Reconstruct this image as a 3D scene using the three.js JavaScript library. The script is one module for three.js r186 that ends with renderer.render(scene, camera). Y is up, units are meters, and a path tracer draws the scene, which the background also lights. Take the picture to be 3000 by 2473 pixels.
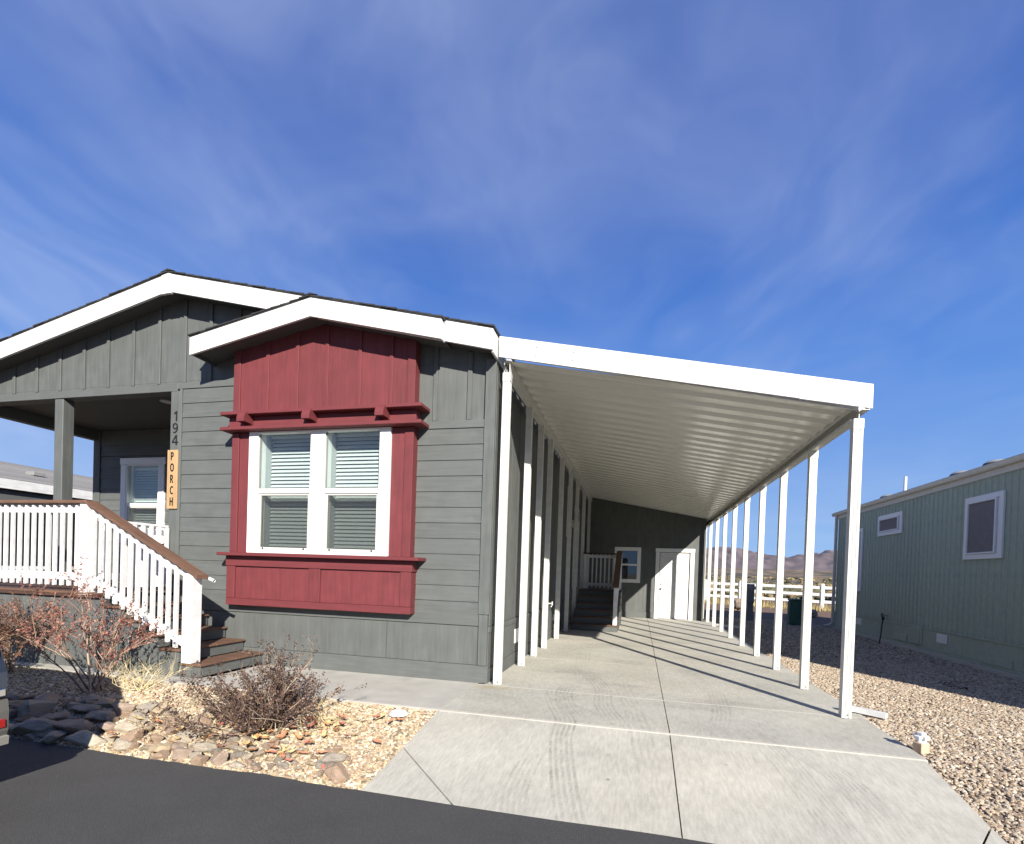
import * as THREE from 'three';
import { mergeGeometries } from 'three/addons/utils/BufferGeometryUtils.js';
import { ImprovedNoise } from 'three/addons/math/ImprovedNoise.js';
import { FontLoader } from 'three/addons/loaders/FontLoader.js';
import { TextGeometry } from 'three/addons/geometries/TextGeometry.js';

// ------------------------------------------------------------------ camera, sky, sun, exposure
const scene = new THREE.Scene();
const camera = new THREE.PerspectiveCamera(2 * Math.atan(1692.3 / 1508.26) * 180 / Math.PI, 3008.05 / 3384.6, 0.05, 20000);
camera.position.set(1.6907, 1.325, 5.7503);
camera.rotation.order = 'YXZ';
camera.rotation.set(-0.0136, 0.239, 0.0332);
camera.setViewOffset(3008.05, 3384.6, 0, 0, 3000, 2473);
camera.updateProjectionMatrix();
scene.add(camera);

const renderer = new THREE.WebGLRenderer({ antialias: true });
renderer.toneMapping = THREE.LinearToneMapping;
renderer.toneMappingExposure = 2.0;
renderer.shadowMap.enabled = true;

const perlin = new ImprovedNoise();
const N = (x, y, z = 0) => perlin.noise(x, y, z);
const fbm = (x, y, z = 0, o = 5) => { let a = 0.5, s = 0; for (let i = 0; i < o; i++) { s += a * N(x, y, z + i * 7.3); x *= 2.03; y *= 2.03; a *= 0.5; } return s; };
const clamp = (v, a = 0, b = 1) => Math.min(b, Math.max(a, v));
const smooth = (a, b, v) => { const t = clamp((v - a) / (b - a)); return t * t * (3 - 2 * t); };
const mix = (a, b, t) => a + (b - a) * t;
const S = new THREE.Vector3(0.572, 0.582, 1).normalize();         // towards the sun

{ // sky: clear winter blue with thin cirrus drawn out along one wind direction
  const w = 1600, h = 800, d = new Float32Array(w * h * 4);
  const wa = 0.20, ca = Math.cos(wa), sa = Math.sin(wa);
  for (let j = 0; j < h; j++) for (let i = 0; i < w; i++) {
    const phi = ((i + 0.5) / w - 0.5) * 2 * Math.PI, th = ((j + 0.5) / h - 0.5) * Math.PI;
    const x = Math.cos(th) * Math.cos(phi), y = Math.sin(th), z = Math.cos(th) * Math.sin(phi);
    const e = Math.max(y, 0), t = Math.pow(e, 0.6);
    let r = mix(0.175, 0.031, smooth(0, 0.75, t)), g = mix(0.285, 0.072, smooth(0, 0.80, t)), b = mix(0.445, 0.222, smooth(0.05, 0.95, t));
    // bluest between the horizon and the upper sky
    const mid = Math.exp(-Math.pow((e - 0.34) / 0.2, 2)); r -= 0.008 * mid; g += 0.006 * mid; b += 0.040 * mid;
    // thin cloud on a high layer
    const k = 1 / (e + 0.16), px = x * k, pz = z * k;
    const al = pz * ca + px * sa, ac = px * ca - pz * sa;
    const wx = 1.3 * fbm(al * 0.55 + 3, ac * 0.7, 1.7, 4), wy = 1.3 * fbm(al * 0.55 - 7, ac * 0.7 + 5, 3.1, 4);
    const veil = fbm(al * 0.55 - 4 + wx, ac * 0.62 + 1.5 + wy, 2.2, 5);
    const streak = fbm(al * 0.95 + 11 + wy, (ac + 0.9 * wx) * 1.7, 4.2, 6);
    const fine = fbm(al * 2.6 + 2 + wx * 3, (ac + wy) * 6.0 + al * 0.8, 8.1, 6);
    const fib = Math.pow(1 - Math.abs(fbm(al * 1.5 - 5 + wx * 1.8, (ac + 0.9 * wy) * 4.6, 12.3, 6)) * 2, 2);
    const left = smooth(1.3, -1.7, ac);
    let c = smooth(-0.42, 0.62, streak * 0.50 + veil * 0.85 + fine * 0.34 - 0.06 + 0.22 * left) * (0.70 + 0.42 * fib);
    c *= smooth(0.0, 0.12, y) * mix(0.55, 1.0, left);
    const low = smooth(0.22, 0.03, y) * smooth(-0.1, 0.5, fbm(px * 0.5, pz * 2.2, 17, 4)) * 0.35;     // flat bands near the horizon
    const cl = clamp(c * 0.62 + low);
    r = mix(r, 0.275, cl * 0.68); g = mix(g, 0.325, cl * 0.68); b = mix(b, 0.460, cl * 0.68);
    if (y < 0) { const q = smooth(0, -0.08, y); r = mix(r, 0.22, q); g = mix(g, 0.20, q); b = mix(b, 0.18, q); }
    const o = 4 * (j * w + i); d[o] = r; d[o + 1] = g; d[o + 2] = b; d[o + 3] = 1;
  }
  const tex = new THREE.DataTexture(d, w, h, THREE.RGBAFormat, THREE.FloatType);
  tex.mapping = THREE.EquirectangularReflectionMapping; tex.magFilter = tex.minFilter = THREE.LinearFilter; tex.needsUpdate = true;
  scene.background = tex; scene.environment = tex;
}
const sun = new THREE.DirectionalLight(new THREE.Color(1, 0.94, 0.84), 4.9);
sun.position.copy(S).multiplyScalar(60); sun.target.position.set(0, 0, -3); sun.position.add(sun.target.position);
sun.castShadow = true; sun.shadow.mapSize.set(4096, 4096); sun.shadow.radius = 1;
Object.assign(sun.shadow.camera, { left: -32, right: 32, top: 32, bottom: -32, near: 1, far: 140 });
scene.add(sun, sun.target);

// ------------------------------------------------------------------ helpers
let seed = 12345;
const rnd = () => { seed = (seed * 1664525 + 1013904223) >>> 0; return seed / 4294967296; };
const rr = (a, b) => a + (b - a) * rnd();
const drop = z => -0.2 * clamp((z - 1.2) / 1.4);                    // the front yard falls to the road

const taken = {};
function numbered(name) { const n = taken[name] = (taken[name] || 0) + 1; return n === 1 ? name : `${name}_${String(n - 1).padStart(3, '0')}`; }
function mesh(name, geo, mat, parent) {
  const m = new THREE.Mesh(geo, mat); m.name = parent ? name : numbered(name);
  m.castShadow = m.receiveShadow = true; (parent || scene).add(m); return m;
}
function tag(o, label, category, group, kind) {
  if (label) o.userData.label = label; if (category) o.userData.category = category;
  if (group) o.userData.group = group; if (kind) o.userData.kind = kind; return o;
}
function thing(name, label, category, pos = [0, 0, 0], group) {
  const g = new THREE.Group(); g.name = numbered(name); g.position.set(...pos); scene.add(g); return tag(g, label, category, group);
}
function part(name, parent) { const g = new THREE.Group(); g.name = name; parent.add(g); return g; }
const structure = o => tag(o, null, null, null, 'structure');

function planarUV(geo) {                                             // uv in metres by facing
  if (geo.index) geo = geo.toNonIndexed();
  const p = geo.attributes.position, n = p.count, uv = new Float32Array(n * 2), a = new THREE.Vector3(), b = new THREE.Vector3(), c = new THREE.Vector3();
  for (let i = 0; i < n; i += 3) {
    a.fromBufferAttribute(p, i); b.fromBufferAttribute(p, i + 1); c.fromBufferAttribute(p, i + 2);
    const nn = b.clone().sub(a).cross(c.clone().sub(a)), ax = Math.abs(nn.x), ay = Math.abs(nn.y), az = Math.abs(nn.z);
    [a, b, c].forEach((v, k) => {
      const o = 2 * (i + k);
      if (az >= ax && az >= ay) { uv[o] = v.x; uv[o + 1] = v.y; } else if (ax >= ay) { uv[o] = v.z; uv[o + 1] = v.y; } else { uv[o] = v.x; uv[o + 1] = v.z; }
    });
  }
  geo.setAttribute('uv', new THREE.BufferAttribute(uv, 2)); return geo;
}
function tris(list) {                                                // flat-shaded geometry from triangles of [x,y,z]
  const pos = new Float32Array(list.length * 9); let o = 0;
  for (const t of list) for (const v of t) { pos[o++] = v[0]; pos[o++] = v[1]; pos[o++] = v[2]; }
  const g = new THREE.BufferGeometry(); g.setAttribute('position', new THREE.BufferAttribute(pos, 3)); g.computeVertexNormals(); return planarUV(g);
}
const quad = (a, b, c, d) => [[a, b, c], [a, c, d]];
// chamfered box by its limits
function bx(x0, x1, y0, y1, z0, z1, c = 0.004) {
  const lo = [Math.min(x0, x1), Math.min(y0, y1), Math.min(z0, z1)], hi = [Math.max(x0, x1), Math.max(y0, y1), Math.max(z0, z1)];
  c = Math.min(c, 0.3 * Math.min(hi[0] - lo[0], hi[1] - lo[1], hi[2] - lo[2]));
  const ctr = [0, 1, 2].map(i => (lo[i] + hi[i]) / 2);
  const P = (s, a) => [0, 1, 2].map(i => (s[i] > 0 ? hi[i] : lo[i]) - (i === a ? 0 : s[i] * c));
  const out = [];
  const push = poly => {
    const [a, b, d] = poly, u = [0, 1, 2].map(i => b[i] - a[i]), v = [0, 1, 2].map(i => d[i] - a[i]);
    const n = [u[1] * v[2] - u[2] * v[1], u[2] * v[0] - u[0] * v[2], u[0] * v[1] - u[1] * v[0]];
    const m = [0, 1, 2].map(i => poly.reduce((q, w) => q + w[i], 0) / poly.length - ctr[i]);
    if (n[0] * m[0] + n[1] * m[1] + n[2] * m[2] < 0) poly.reverse();
    for (let i = 1; i + 1 < poly.length; i++) out.push([poly[0], poly[i], poly[i + 1]]);
  };
  const sg = [-1, 1];
  for (let a = 0; a < 3; a++) {
    const b = (a + 1) % 3, d = (a + 2) % 3;
    for (const s of sg) { const mk = (p, q) => { const v = [0, 0, 0]; v[a] = s; v[b] = p; v[d] = q; return P(v, a); }; push([mk(-1, -1), mk(1, -1), mk(1, 1), mk(-1, 1)]); }
    if (c > 0) for (const p of sg) for (const q of sg) { const mk = (k, ax) => { const v = [0, 0, 0]; v[a] = k; v[b] = p; v[d] = q; return P(v, ax); }; push([mk(-1, b), mk(1, b), mk(1, d), mk(-1, d)]); }
  }
  if (c > 0) for (const i of sg) for (const j of sg) for (const k of sg) push([P([i, j, k], 0), P([i, j, k], 1), P([i, j, k], 2)]);
  return tris(out);
}
// prism: polygon of [a,b] swept along an axis ('x': a=z,b=y; 'z': a=x,b=y; 'y': a=x,b=z)
function prism(poly, axis, t0, t1) {
  const at = (p, t) => axis === 'x' ? [t, p[1], p[0]] : axis === 'z' ? [p[0], p[1], t] : [p[0], t, p[1]];
  const sh = new THREE.Shape(poly.map(p => new THREE.Vector2(p[0], p[1])));
  const f = THREE.ShapeUtils.triangulateShape(poly.map(p => new THREE.Vector2(p[0], p[1])), []);
  const out = []; const cx = poly.reduce((s, p) => s + p[0], 0) / poly.length;
  for (const [i, j, k] of f) { out.push([at(poly[i], t0), at(poly[j], t0), at(poly[k], t0)], [at(poly[i], t1), at(poly[k], t1), at(poly[j], t1)]); }
  for (let i = 0; i < poly.length; i++) { const a = poly[i], b = poly[(i + 1) % poly.length]; out.push(...quad(at(a, t0), at(b, t0), at(b, t1), at(a, t1))); }
  return tris(out);
}
const at = (g, x = 0, y = 0, z = 0) => g.translate(x, y, z);
function cyl(r0, r1, h, seg = 12) { return new THREE.CylinderGeometry(r0, r1, h, seg); }
function strip(g) { const o = g.index ? g.toNonIndexed() : g; for (const k of Object.keys(o.attributes)) if (!['position', 'normal', 'uv'].includes(k)) o.deleteAttribute(k); return o; }
const merge = list => mergeGeometries(list.map(strip));
function tube(pts, r0, r1, seg = 5) {                                // tapered limb along points
  const v = pts.map(p => new THREE.Vector3(...p)), rings = [], up = new THREE.Vector3(0.31, 0.91, 0.27), out = [];
  v.forEach((p, i) => {
    const t = v[Math.min(i + 1, v.length - 1)].clone().sub(v[Math.max(i - 1, 0)]).normalize(), a = new THREE.Vector3().crossVectors(t, up).normalize(), b = new THREE.Vector3().crossVectors(t, a), r = mix(r0, r1, i / (v.length - 1));
    rings.push([...Array(seg)].map((_, k) => { const q = k / seg * 2 * Math.PI; return p.clone().addScaledVector(a, Math.cos(q) * r).addScaledVector(b, Math.sin(q) * r).toArray(); }));
  });
  for (let i = 0; i + 1 < rings.length; i++) for (let k = 0; k < seg; k++) { const m = (k + 1) % seg; out.push(...quad(rings[i][k], rings[i + 1][k], rings[i + 1][m], rings[i][m])); }
  return tris(out);
}

// ------------------------------------------------------------------ textures and materials
function tex(w, h, fn, srgb = true, rep = 1) {
  const d = new Uint8Array(w * h * 4);
  for (let j = 0; j < h; j++) for (let i = 0; i < w; i++) { const c = fn(i / w, j / h, i, j), o = 4 * (j * w + i); for (let k = 0; k < 3; k++) d[o + k] = clamp(Array.isArray(c) ? c[k] : c) * 255; d[o + 3] = 255; }
  const t = new THREE.DataTexture(d, w, h); t.wrapS = t.wrapT = THREE.RepeatWrapping; t.magFilter = THREE.LinearFilter; t.minFilter = THREE.LinearMipmapLinearFilter; t.generateMipmaps = true;
  if (srgb) t.colorSpace = THREE.SRGBColorSpace; t.repeat.set(rep, rep); t.needsUpdate = true; return t;
}
const tile = (f, u, v, s) => { const a = f(u * s, v * s), b = f((u - 1) * s, v * s), c = f(u * s, (v - 1) * s), d = f((u - 1) * s, (v - 1) * s); const p = smooth(0, 1, u), q = smooth(0, 1, v); return mix(mix(a, b, p), mix(c, d, p), q); };
// embossed cedar grain, running along u (1 m) or along v
const grainF = (u, v) => { const k = tile((x, y) => fbm(x * 1.5, y * 16, 3.1, 4), u, v, 1.6); const c = tile((x, y) => N(x * 2.2, y * 7, 9.4), u, v, 1.6); return 0.5 + 0.75 * k * (0.6 + 0.8 * Math.abs(c)) + 0.25 * Math.sin((c * 3 + v * 20) * 6.28) * 0.35 * Math.abs(c); };
const grainH = tex(512, 512, (u, v) => grainF(u, v), false), grainV = tex(512, 512, (u, v) => grainF(v, u), false);
const paintH = tex(512, 512, (u, v) => { const g = 0.93 + 0.20 * (grainF(u, v) - 0.5) + 0.11 * tile((x, y) => fbm(x * 2, y * 2, 5, 4), u, v, 2) + (N(u * 90, v * 90, 2) > 0.62 ? 0.05 : 0); return g; });
const paintV = tex(512, 512, (u, v) => { const g = 0.92 + 0.24 * (grainF(v, u) - 0.5) + 0.12 * tile((x, y) => fbm(x * 2, y * 2, 6, 4), u, v, 2) + 0.22 * Math.max(0, tile((x, y) => fbm(x * 9, y * 0.6, 8, 3), u, v, 1)); return g; });
const speck = tex(512, 512, (u, v) => 0.94 + 0.12 * tile((x, y) => fbm(x * 3, y * 3, 1, 6), u, v, 3));
const fineBump = tex(512, 512, (u, v) => 0.5 + 0.9 * tile((x, y) => fbm(x * 14, y * 14, 1, 4), u, v, 3), false);

const lin = (r, g, b) => new THREE.Color().setRGB(r, g, b);
const M = {};
const std = (o) => new THREE.MeshStandardMaterial(o);
const paint = (r, g, b, v, o = {}) => std({ color: lin(r, g, b), map: v ? paintV : paintH, bumpMap: v ? grainV : grainH, bumpScale: 0.0028, roughness: 0.68, ...o });
const GR = [0.105, 0.113, 0.109], RD = [0.150, 0.026, 0.030];
M.grayH = [0.96, 1, 1.04].map(k => paint(GR[0] * k, GR[1] * k, GR[2] * k, false));
M.grayV = [0.97, 1, 1.03].map(k => paint(GR[0] * k, GR[1] * k, GR[2] * k, true));
M.redV = [0.96, 1.04].map(k => paint(RD[0] * k, RD[1] * k, RD[2] * k, true));
M.redH = paint(RD[0], RD[1], RD[2], false);
M.whiteWood = paint(0.70, 0.70, 0.69, false, { bumpScale: 0.004 });
M.white = std({ color: lin(0.72, 0.72, 0.71), map: speck, roughness: 0.5 });
M.vinyl = std({ color: lin(0.73, 0.73, 0.71), roughness: 0.35 });
M.sash = std({ color: lin(0.55, 0.54, 0.49), roughness: 0.4 });
M.rail = std({ color: lin(0.73, 0.73, 0.73), map: speck, roughness: 0.55 });
M.metal = std({ color: lin(0.64, 0.635, 0.59), map: speck, roughness: 0.34 });
M.pan = std({ color: lin(0.64, 0.635, 0.59), roughness: 0.22, metalness: 0.0 });
M.screw = std({ color: lin(0.35, 0.35, 0.34), roughness: 0.5, metalness: 0.6 });
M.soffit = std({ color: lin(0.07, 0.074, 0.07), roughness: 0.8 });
M.shingle = [0.8, 1, 1.25].map(k => std({ color: lin(0.030 * k, 0.030 * k, 0.033 * k), map: speck, bumpMap: fineBump, bumpScale: 0.003, roughness: 0.95 }));
M.dark = std({ color: lin(0.02, 0.02, 0.02), roughness: 0.8 });
M.black = std({ color: lin(0.008, 0.008, 0.008), roughness: 0.5 });
M.room = std({ color: lin(0.16, 0.15, 0.14), roughness: 0.95 });
M.glass = new THREE.MeshPhysicalMaterial({ color: lin(0.905, 0.945, 0.94), transmission: 1, thickness: 0, roughness: 0, ior: 1.52, specularIntensity: 1 });
M.screen = std({ color: lin(0.03, 0.032, 0.032), roughness: 0.9, transparent: true, opacity: 0.30 });
M.solarScreen = std({ color: lin(0.19, 0.17, 0.175), map: speck, roughness: 0.9 });
M.slat = std({ color: lin(0.55, 0.56, 0.54), roughness: 0.6 });
const woodTex = tex(512, 512, (u, v) => { const g = grainF(u, v) - 0.5, k = 0.85 + 0.5 * g + 0.12 * tile((x, y) => N(x * 2, y * 2, 4), u, v, 2); return [0.43 * k + 0.02, 0.315 * k + 0.015, 0.25 * k + 0.01]; });
M.composite = std({ map: woodTex, bumpMap: grainH, bumpScale: 0.0015, roughness: 0.7 });
M.compositeDark = std({ map: woodTex, color: lin(0.55, 0.52, 0.52), bumpMap: grainH, bumpScale: 0.0015, roughness: 0.7 });
const pineTex = tex(256, 256, (u, v) => { const g = grainF(v, u) - 0.5, k = 0.95 + 0.35 * g; return [0.70 * k, 0.565 * k, 0.405 * k]; });
M.pine = std({ map: pineTex, roughness: 0.65 });
M.gasket = std({ color: lin(0.20, 0.21, 0.20), roughness: 0.7 });
M.jamb = std({ color: lin(0.42, 0.43, 0.42), roughness: 0.8 });

// concrete drive: broom texture, mottling, tyre scuffs. The map covers x -0.1..4.0, z -13.6..2.7
const TX0 = -0.12, TX1 = 3.98, TZ0 = -13.6, TZ1 = 2.7;
function scuffs() {
  const W = 1024, H = 2048, a = new Float32Array(W * H);
  const px = x => (x - TX0) / (TX1 - TX0) * W, pz = z => (z - TZ0) / (TZ1 - TZ0) * H;
  const stamp = (x, z, r, k) => { const i0 = Math.floor(px(x - r)), i1 = Math.ceil(px(x + r)), j0 = Math.floor(pz(z - r)), j1 = Math.ceil(pz(z + r)); for (let j = Math.max(0, j0); j <= Math.min(H - 1, j1); j++) for (let i = Math.max(0, i0); i <= Math.min(W - 1, i1); i++) { const dx = (TX0 + (i + 0.5) / W * (TX1 - TX0) - x) / r, dz = (TZ0 + (j + 0.5) / H * (TZ1 - TZ0) - z) / r, q = 1 - dx * dx - dz * dz; if (q > 0) a[j * W + i] = Math.max(a[j * W + i], k * Math.min(1, q * 2.5)); } };
  const track = (pts, width, ribs, k) => {
    const c = new THREE.CatmullRomCurve3(pts.map(p => new THREE.Vector3(p[0], 0, p[1]))), n = 500, L = c.getLength();
    for (let s = 0; s < n; s++) { const p = c.getPoint(s / n), t = c.getTangent(s / n); const fade = smooth(0, 0.12, s / n) * smooth(1, 0.75, s / n) * (0.55 + 0.45 * N(s * 0.05, width * 40, 3));
      for (let r = 0; r < ribs; r++) { const off = ribs > 1 ? (r / (ribs - 1) - 0.5) * width : 0, tread = (Math.floor(s / n * L * 32) + r) % 2 ? 0.8 : 1; stamp(p.x - t.z * off, p.z + t.x * off, width / ribs * 0.40, k * fade * tread * (r === 0 || r === ribs - 1 ? 1 : 0.8)); } }
  };
  track([[1.36, 2.7], [1.26, 2.31], [1.17, 1.88], [1.11, 1.49], [1.10, 1.19], [0.94, 0.67], [0.80, 0.15]], 0.17, 5, 0.60);
  track([[1.56, 1.14], [1.39, 0.5], [1.33, -0.23], [1.13, -0.93], [0.87, -1.54]], 0.17, 5, 0.42);
  track([[1.21, 1.1], [1.0, 0.51], [0.93, -0.05], [1.02, -0.45]], 0.17, 5, 0.50);
  track([[1.40, 1.0], [1.12, 0.72], [0.86, 0.28], [0.80, -0.1]], 0.15, 4, 0.40);
  track([[0.99, 2.7], [0.93, 2.35], [0.93, 2.09], [0.97, 1.60]], 0.15, 5, 0.34);
  track([[1.84, 2.1], [1.77, 1.47], [1.66, 0.4], [1.56, -0.33], [1.48, -1.1]], 0.16, 4, 0.26);
  track([[2.60, -0.7], [2.58, -0.32], [2.53, 0.32], [2.43, 0.9]], 0.16, 5, 0.42);
  track([[2.72, 0.6], [2.92, 1.2], [3.14, 1.70], [3.22, 2.6]], 0.20, 7, 0.34);
  track([[2.62, 0.9], [2.78, 1.4], [2.88, 2.1], [2.96, 2.7]], 0.20, 7, 0.32);
  track([[2.30, -3.4], [2.36, -2.0], [2.52, -0.8], [2.66, 0.3]], 0.18, 5, 0.22);
  track([[0.75, -5.6], [0.82, -3.4], [0.95, -1.6], [1.1, -0.4]], 0.18, 5, 0.22);
  for (let k = 0; k < 26; k++) stamp(rr(0.1, 3.7), rr(-8, 2.5), rr(0.008, 0.03), rr(0.2, 0.5));
  return { W, H, a };
}
const sc = scuffs();
const concTex = tex(sc.W, sc.H, (u, v, i, j) => {
  const x = TX0 + u * (TX1 - TX0), z = TZ0 + v * (TZ1 - TZ0);
  let k = 0.662 + 0.080 * fbm(x * 1.3, z * 1.3, 3, 5) + 0.05 * fbm(x * 14, z * 5, 7, 4) + 0.045 * N(x * 55, z * 10, 5) + 0.05 * (rnd() - 0.5);
  k -= 0.05 * smooth(0.1, 0.4, fbm(x * 0.55 + 4, z * 1.6, 12, 4));
  const s = sc.a[j * sc.W + i] * (0.7 + 0.5 * N(x * 40, z * 40, 1)); k *= 1 - 0.62 * s * (0.45 + 0.9 * Math.abs(fbm(x * 4, z * 2, 77, 4)) * 2);
  const rust = Math.exp(-Math.pow((x - 0.12) / 0.24, 2) - Math.pow((z - 0.16) / 0.07, 2)) * (0.6 + 0.8 * fbm(x * 9, z * 9, 2, 3));
  const warm = 0.015 * fbm(x * 0.8, z * 0.8, 21, 3);
  return [k * (1.0 + warm) - 0.05 * rust, k * 0.982 - 0.09 * rust, k * (0.918 - warm) - 0.20 * rust];
});
concTex.wrapS = concTex.wrapT = THREE.ClampToEdgeWrapping;
const broom = tex(512, 512, (u, v) => 0.5 + 0.5 * tile((x, y) => fbm(x * 3, y * 40, 3, 4), u, v, 2) + 0.3 * (rnd() - 0.5), false);
M.concrete = std({ map: concTex, roughness: 0.88 });
M.walk = std({ map: tex(512, 512, (u, v) => { const k = 0.655 + 0.10 * tile((x, y) => fbm(x * 2, y * 2, 31, 5), u, v, 2) + 0.05 * (rnd() - 0.5); return [k, k * 0.982, k * 0.93]; }), bumpMap: broom, bumpScale: 0.002, roughness: 0.9 });
M.sealant = std({ color: lin(0.44, 0.42, 0.375), map: speck, roughness: 0.8 });
const aspTex = tex(1024, 1024, (u, v) => { const p = tile((x, y) => fbm(x * 1.2, y * 1.2, 41, 4), u, v, 4), q = rnd(); let k = 0.262 + 0.055 * p + 0.13 * (q - 0.5); if (q > 0.994) k += 0.20; return [k, k * 0.995, k * 0.99]; }, true, 0.5);
const aspBump = tex(512, 512, () => rnd(), false, 1.4);
M.asphalt = std({ map: aspTex, bumpMap: aspBump, bumpScale: 0.006, roughness: 0.86 });
const stoneTex = tex(512, 512, (u, v) => { const k = 0.8 + 0.5 * tile((x, y) => fbm(x * 3, y * 3, 51, 6), u, v, 3) + 0.10 * (rnd() - 0.5); const r = tile((x, y) => fbm(x * 1.1, y * 1.1, 57, 3), u, v, 3); return [k * (0.98 + 0.25 * r), k * 0.96, k * (0.92 - 0.25 * r)]; }, true, 2.5);
const dirtTex = tex(1024, 1024, (u, v) => { const k = 0.78 + 0.45 * tile((x, y) => fbm(x * 4, y * 4, 61, 6), u, v, 4) + 0.2 * (rnd() - 0.5); return [k, k, k]; }, true, 0.6);

// ------------------------------------------------------------------ ground, road, drive, walk
{
  const xs = [], zs = [];
  const ser = (a, first, mul, lim) => { let s = first, p = a; const o = []; while (Math.abs(p) < lim) { p += s; o.push(p); s *= mul; } return o; };
  const rx = ser(8, 1.2, 1.055, 7000), lx = ser(-14, -1.2, 1.07, 7000);
  xs.push(...lx.reverse()); for (let x = -14; x <= 8; x += 1) xs.push(x); xs.push(...rx);
  const nz = ser(-14, -0.8, 1.04, 4300);
  zs.push(...nz.reverse()); for (const z of [-14, -12, -10, -8, -6, -4, -2, 0, 1.2, 1.6, 2, 2.4, 2.6, 4, 6, 9, 12, 20, 40, 90, 200, 500, 1500]) zs.push(z);
  const pos = [], col = [], uv = [], idx = [];
  for (const z of zs) for (const x of xs) {
    const d = Math.hypot(x - 1.7, z - 5.7);
    let y = drop(z) - 0.035;
    if (d > 45 && z < 0) { const q = d - 45; y += 0.006 * Math.min(q, 500) * (0.7 + 0.8 * N(x * 0.006, z * 0.006, 2)) + 0.020 * Math.max(0, q - 500) + smooth(0, 150, q) * Math.min(q, 900) * 0.012 * fbm(x * 0.004, z * 0.004, 5, 4) - 0.8 * smooth(0, 40, q); }
    pos.push(x, y, z); uv.push(x, z);
    const n1 = fbm(x * 0.02, z * 0.035, 9, 5), n2 = fbm(x * 0.2, z * 0.2, 4, 4), far = smooth(60, 200, d);
    let c = [0.21 + 0.08 * n2, 0.125 + 0.05 * n2, 0.075 + 0.03 * n2];                       // reddish yard dirt
    const grass = smooth(-0.08, 0.10, n1 + 0.3 * fbm(x * 0.05, z * 0.12, 14, 4));
    const fc = [mix(0.085, 0.37, grass), mix(0.075, 0.255, grass), mix(0.055, 0.145, grass)];      // dry grassland and dark scrub
    c = c.map((v, i) => mix(v, fc[i], far * 0.9 + 0.1 * smooth(22, 30, d)));
    if (z > 9) c = [0.25, 0.2, 0.15];
    col.push(...c);
  }
  const nx = xs.length; for (let j = 0; j + 1 < zs.length; j++) for (let i = 0; i + 1 < nx; i++) { const a = j * nx + i; idx.push(a, a + nx, a + 1, a + 1, a + nx, a + nx + 1); }
  const g = new THREE.BufferGeometry(); g.setAttribute('position', new THREE.Float32BufferAttribute(pos, 3)); g.setAttribute('color', new THREE.Float32BufferAttribute(col, 3)); g.setAttribute('uv', new THREE.Float32BufferAttribute(uv, 2)); g.setIndex(idx); g.computeVertexNormals();
  structure(mesh('ground', g, std({ vertexColors: true, map: dirtTex, roughness: 1 })));
}
{ // mountains along the horizon, each range a relief of ridges and gullies
  const range = (name, R0, R1, a0, a1, peak, base, c0, c1, seedz) => {
    const na = 420, nr = 46, pos = [], col = [], idx = [];
    for (let j = 0; j <= nr; j++) for (let i = 0; i <= na; i++) {
      const t = j / nr, a = mix(a0, a1, i / na), r = mix(R0, R1, t), x = 1.7 + Math.sin(a) * r, z = 5.7 - Math.cos(a) * r;
      const ridge = peak(a), rise = Math.pow(Math.sin(Math.min(1, t * 1.18) * Math.PI / 2), 1.25) * (t > 0.86 ? 1 - (t - 0.86) * 1.5 : 1);
      const gul = 1 - Math.abs(fbm(a * 46, t * 2.6, seedz, 6)) * 3.2, und = fbm(a * 12, t * 2, seedz + 4, 4);
      pos.push(x, base + ridge * rise * (0.76 + 0.24 * gul) + ridge * 0.10 * und * Math.sin(t * Math.PI), z);
      const q = clamp(0.5 + 1.4 * fbm(a * 60, t * 9, seedz + 8, 4) + 0.5 * und); col.push(...[0, 1, 2].map(k => mix(c0[k], c1[k], q)));
    }
    for (let j = 0; j < nr; j++) for (let i = 0; i < na; i++) { const p = j * (na + 1) + i, q = p + na + 1; idx.push(p, p + 1, q, p + 1, q + 1, q); }
    const g = new THREE.BufferGeometry(); g.setAttribute('position', new THREE.Float32BufferAttribute(pos, 3)); g.setAttribute('color', new THREE.Float32BufferAttribute(col, 3)); g.setIndex(idx); g.computeVertexNormals();
    structure(mesh(name, g, std({ vertexColors: true, roughness: 1 })));
  };
  range('mountains', 3300, 5600, -1.25, 1.25, a => 215 + 24 * Math.sin(a * 17 + 0.6) + 17 * Math.sin(a * 41 + 2) + 60 * N(a * 9, 3, 1), 44, [0.070, 0.058, 0.068], [0.165, 0.128, 0.130], 3);
}
{ // road
  const g = new THREE.PlaneGeometry(120, 6.6, 2200, 8); g.rotateX(-Math.PI / 2); g.translate(-4, -0.2, 5.9);
  const p = g.attributes.position, uv = g.attributes.uv;
  for (let i = 0; i < p.count; i++) { if (p.getZ(i) < 2.65) p.setZ(i, 2.600 + 0.035 * N(p.getX(i) * 1.7, 3) + 0.030 * fbm(p.getX(i) * 7, 7, 0, 3)); p.setY(i, -0.2 + 0.004 * N(p.getX(i) * 0.8, p.getZ(i) * 0.8)); uv.setXY(i, p.getX(i), p.getZ(i)); }
  g.computeVertexNormals(); structure(mesh('road', g, M.asphalt));
}
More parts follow.
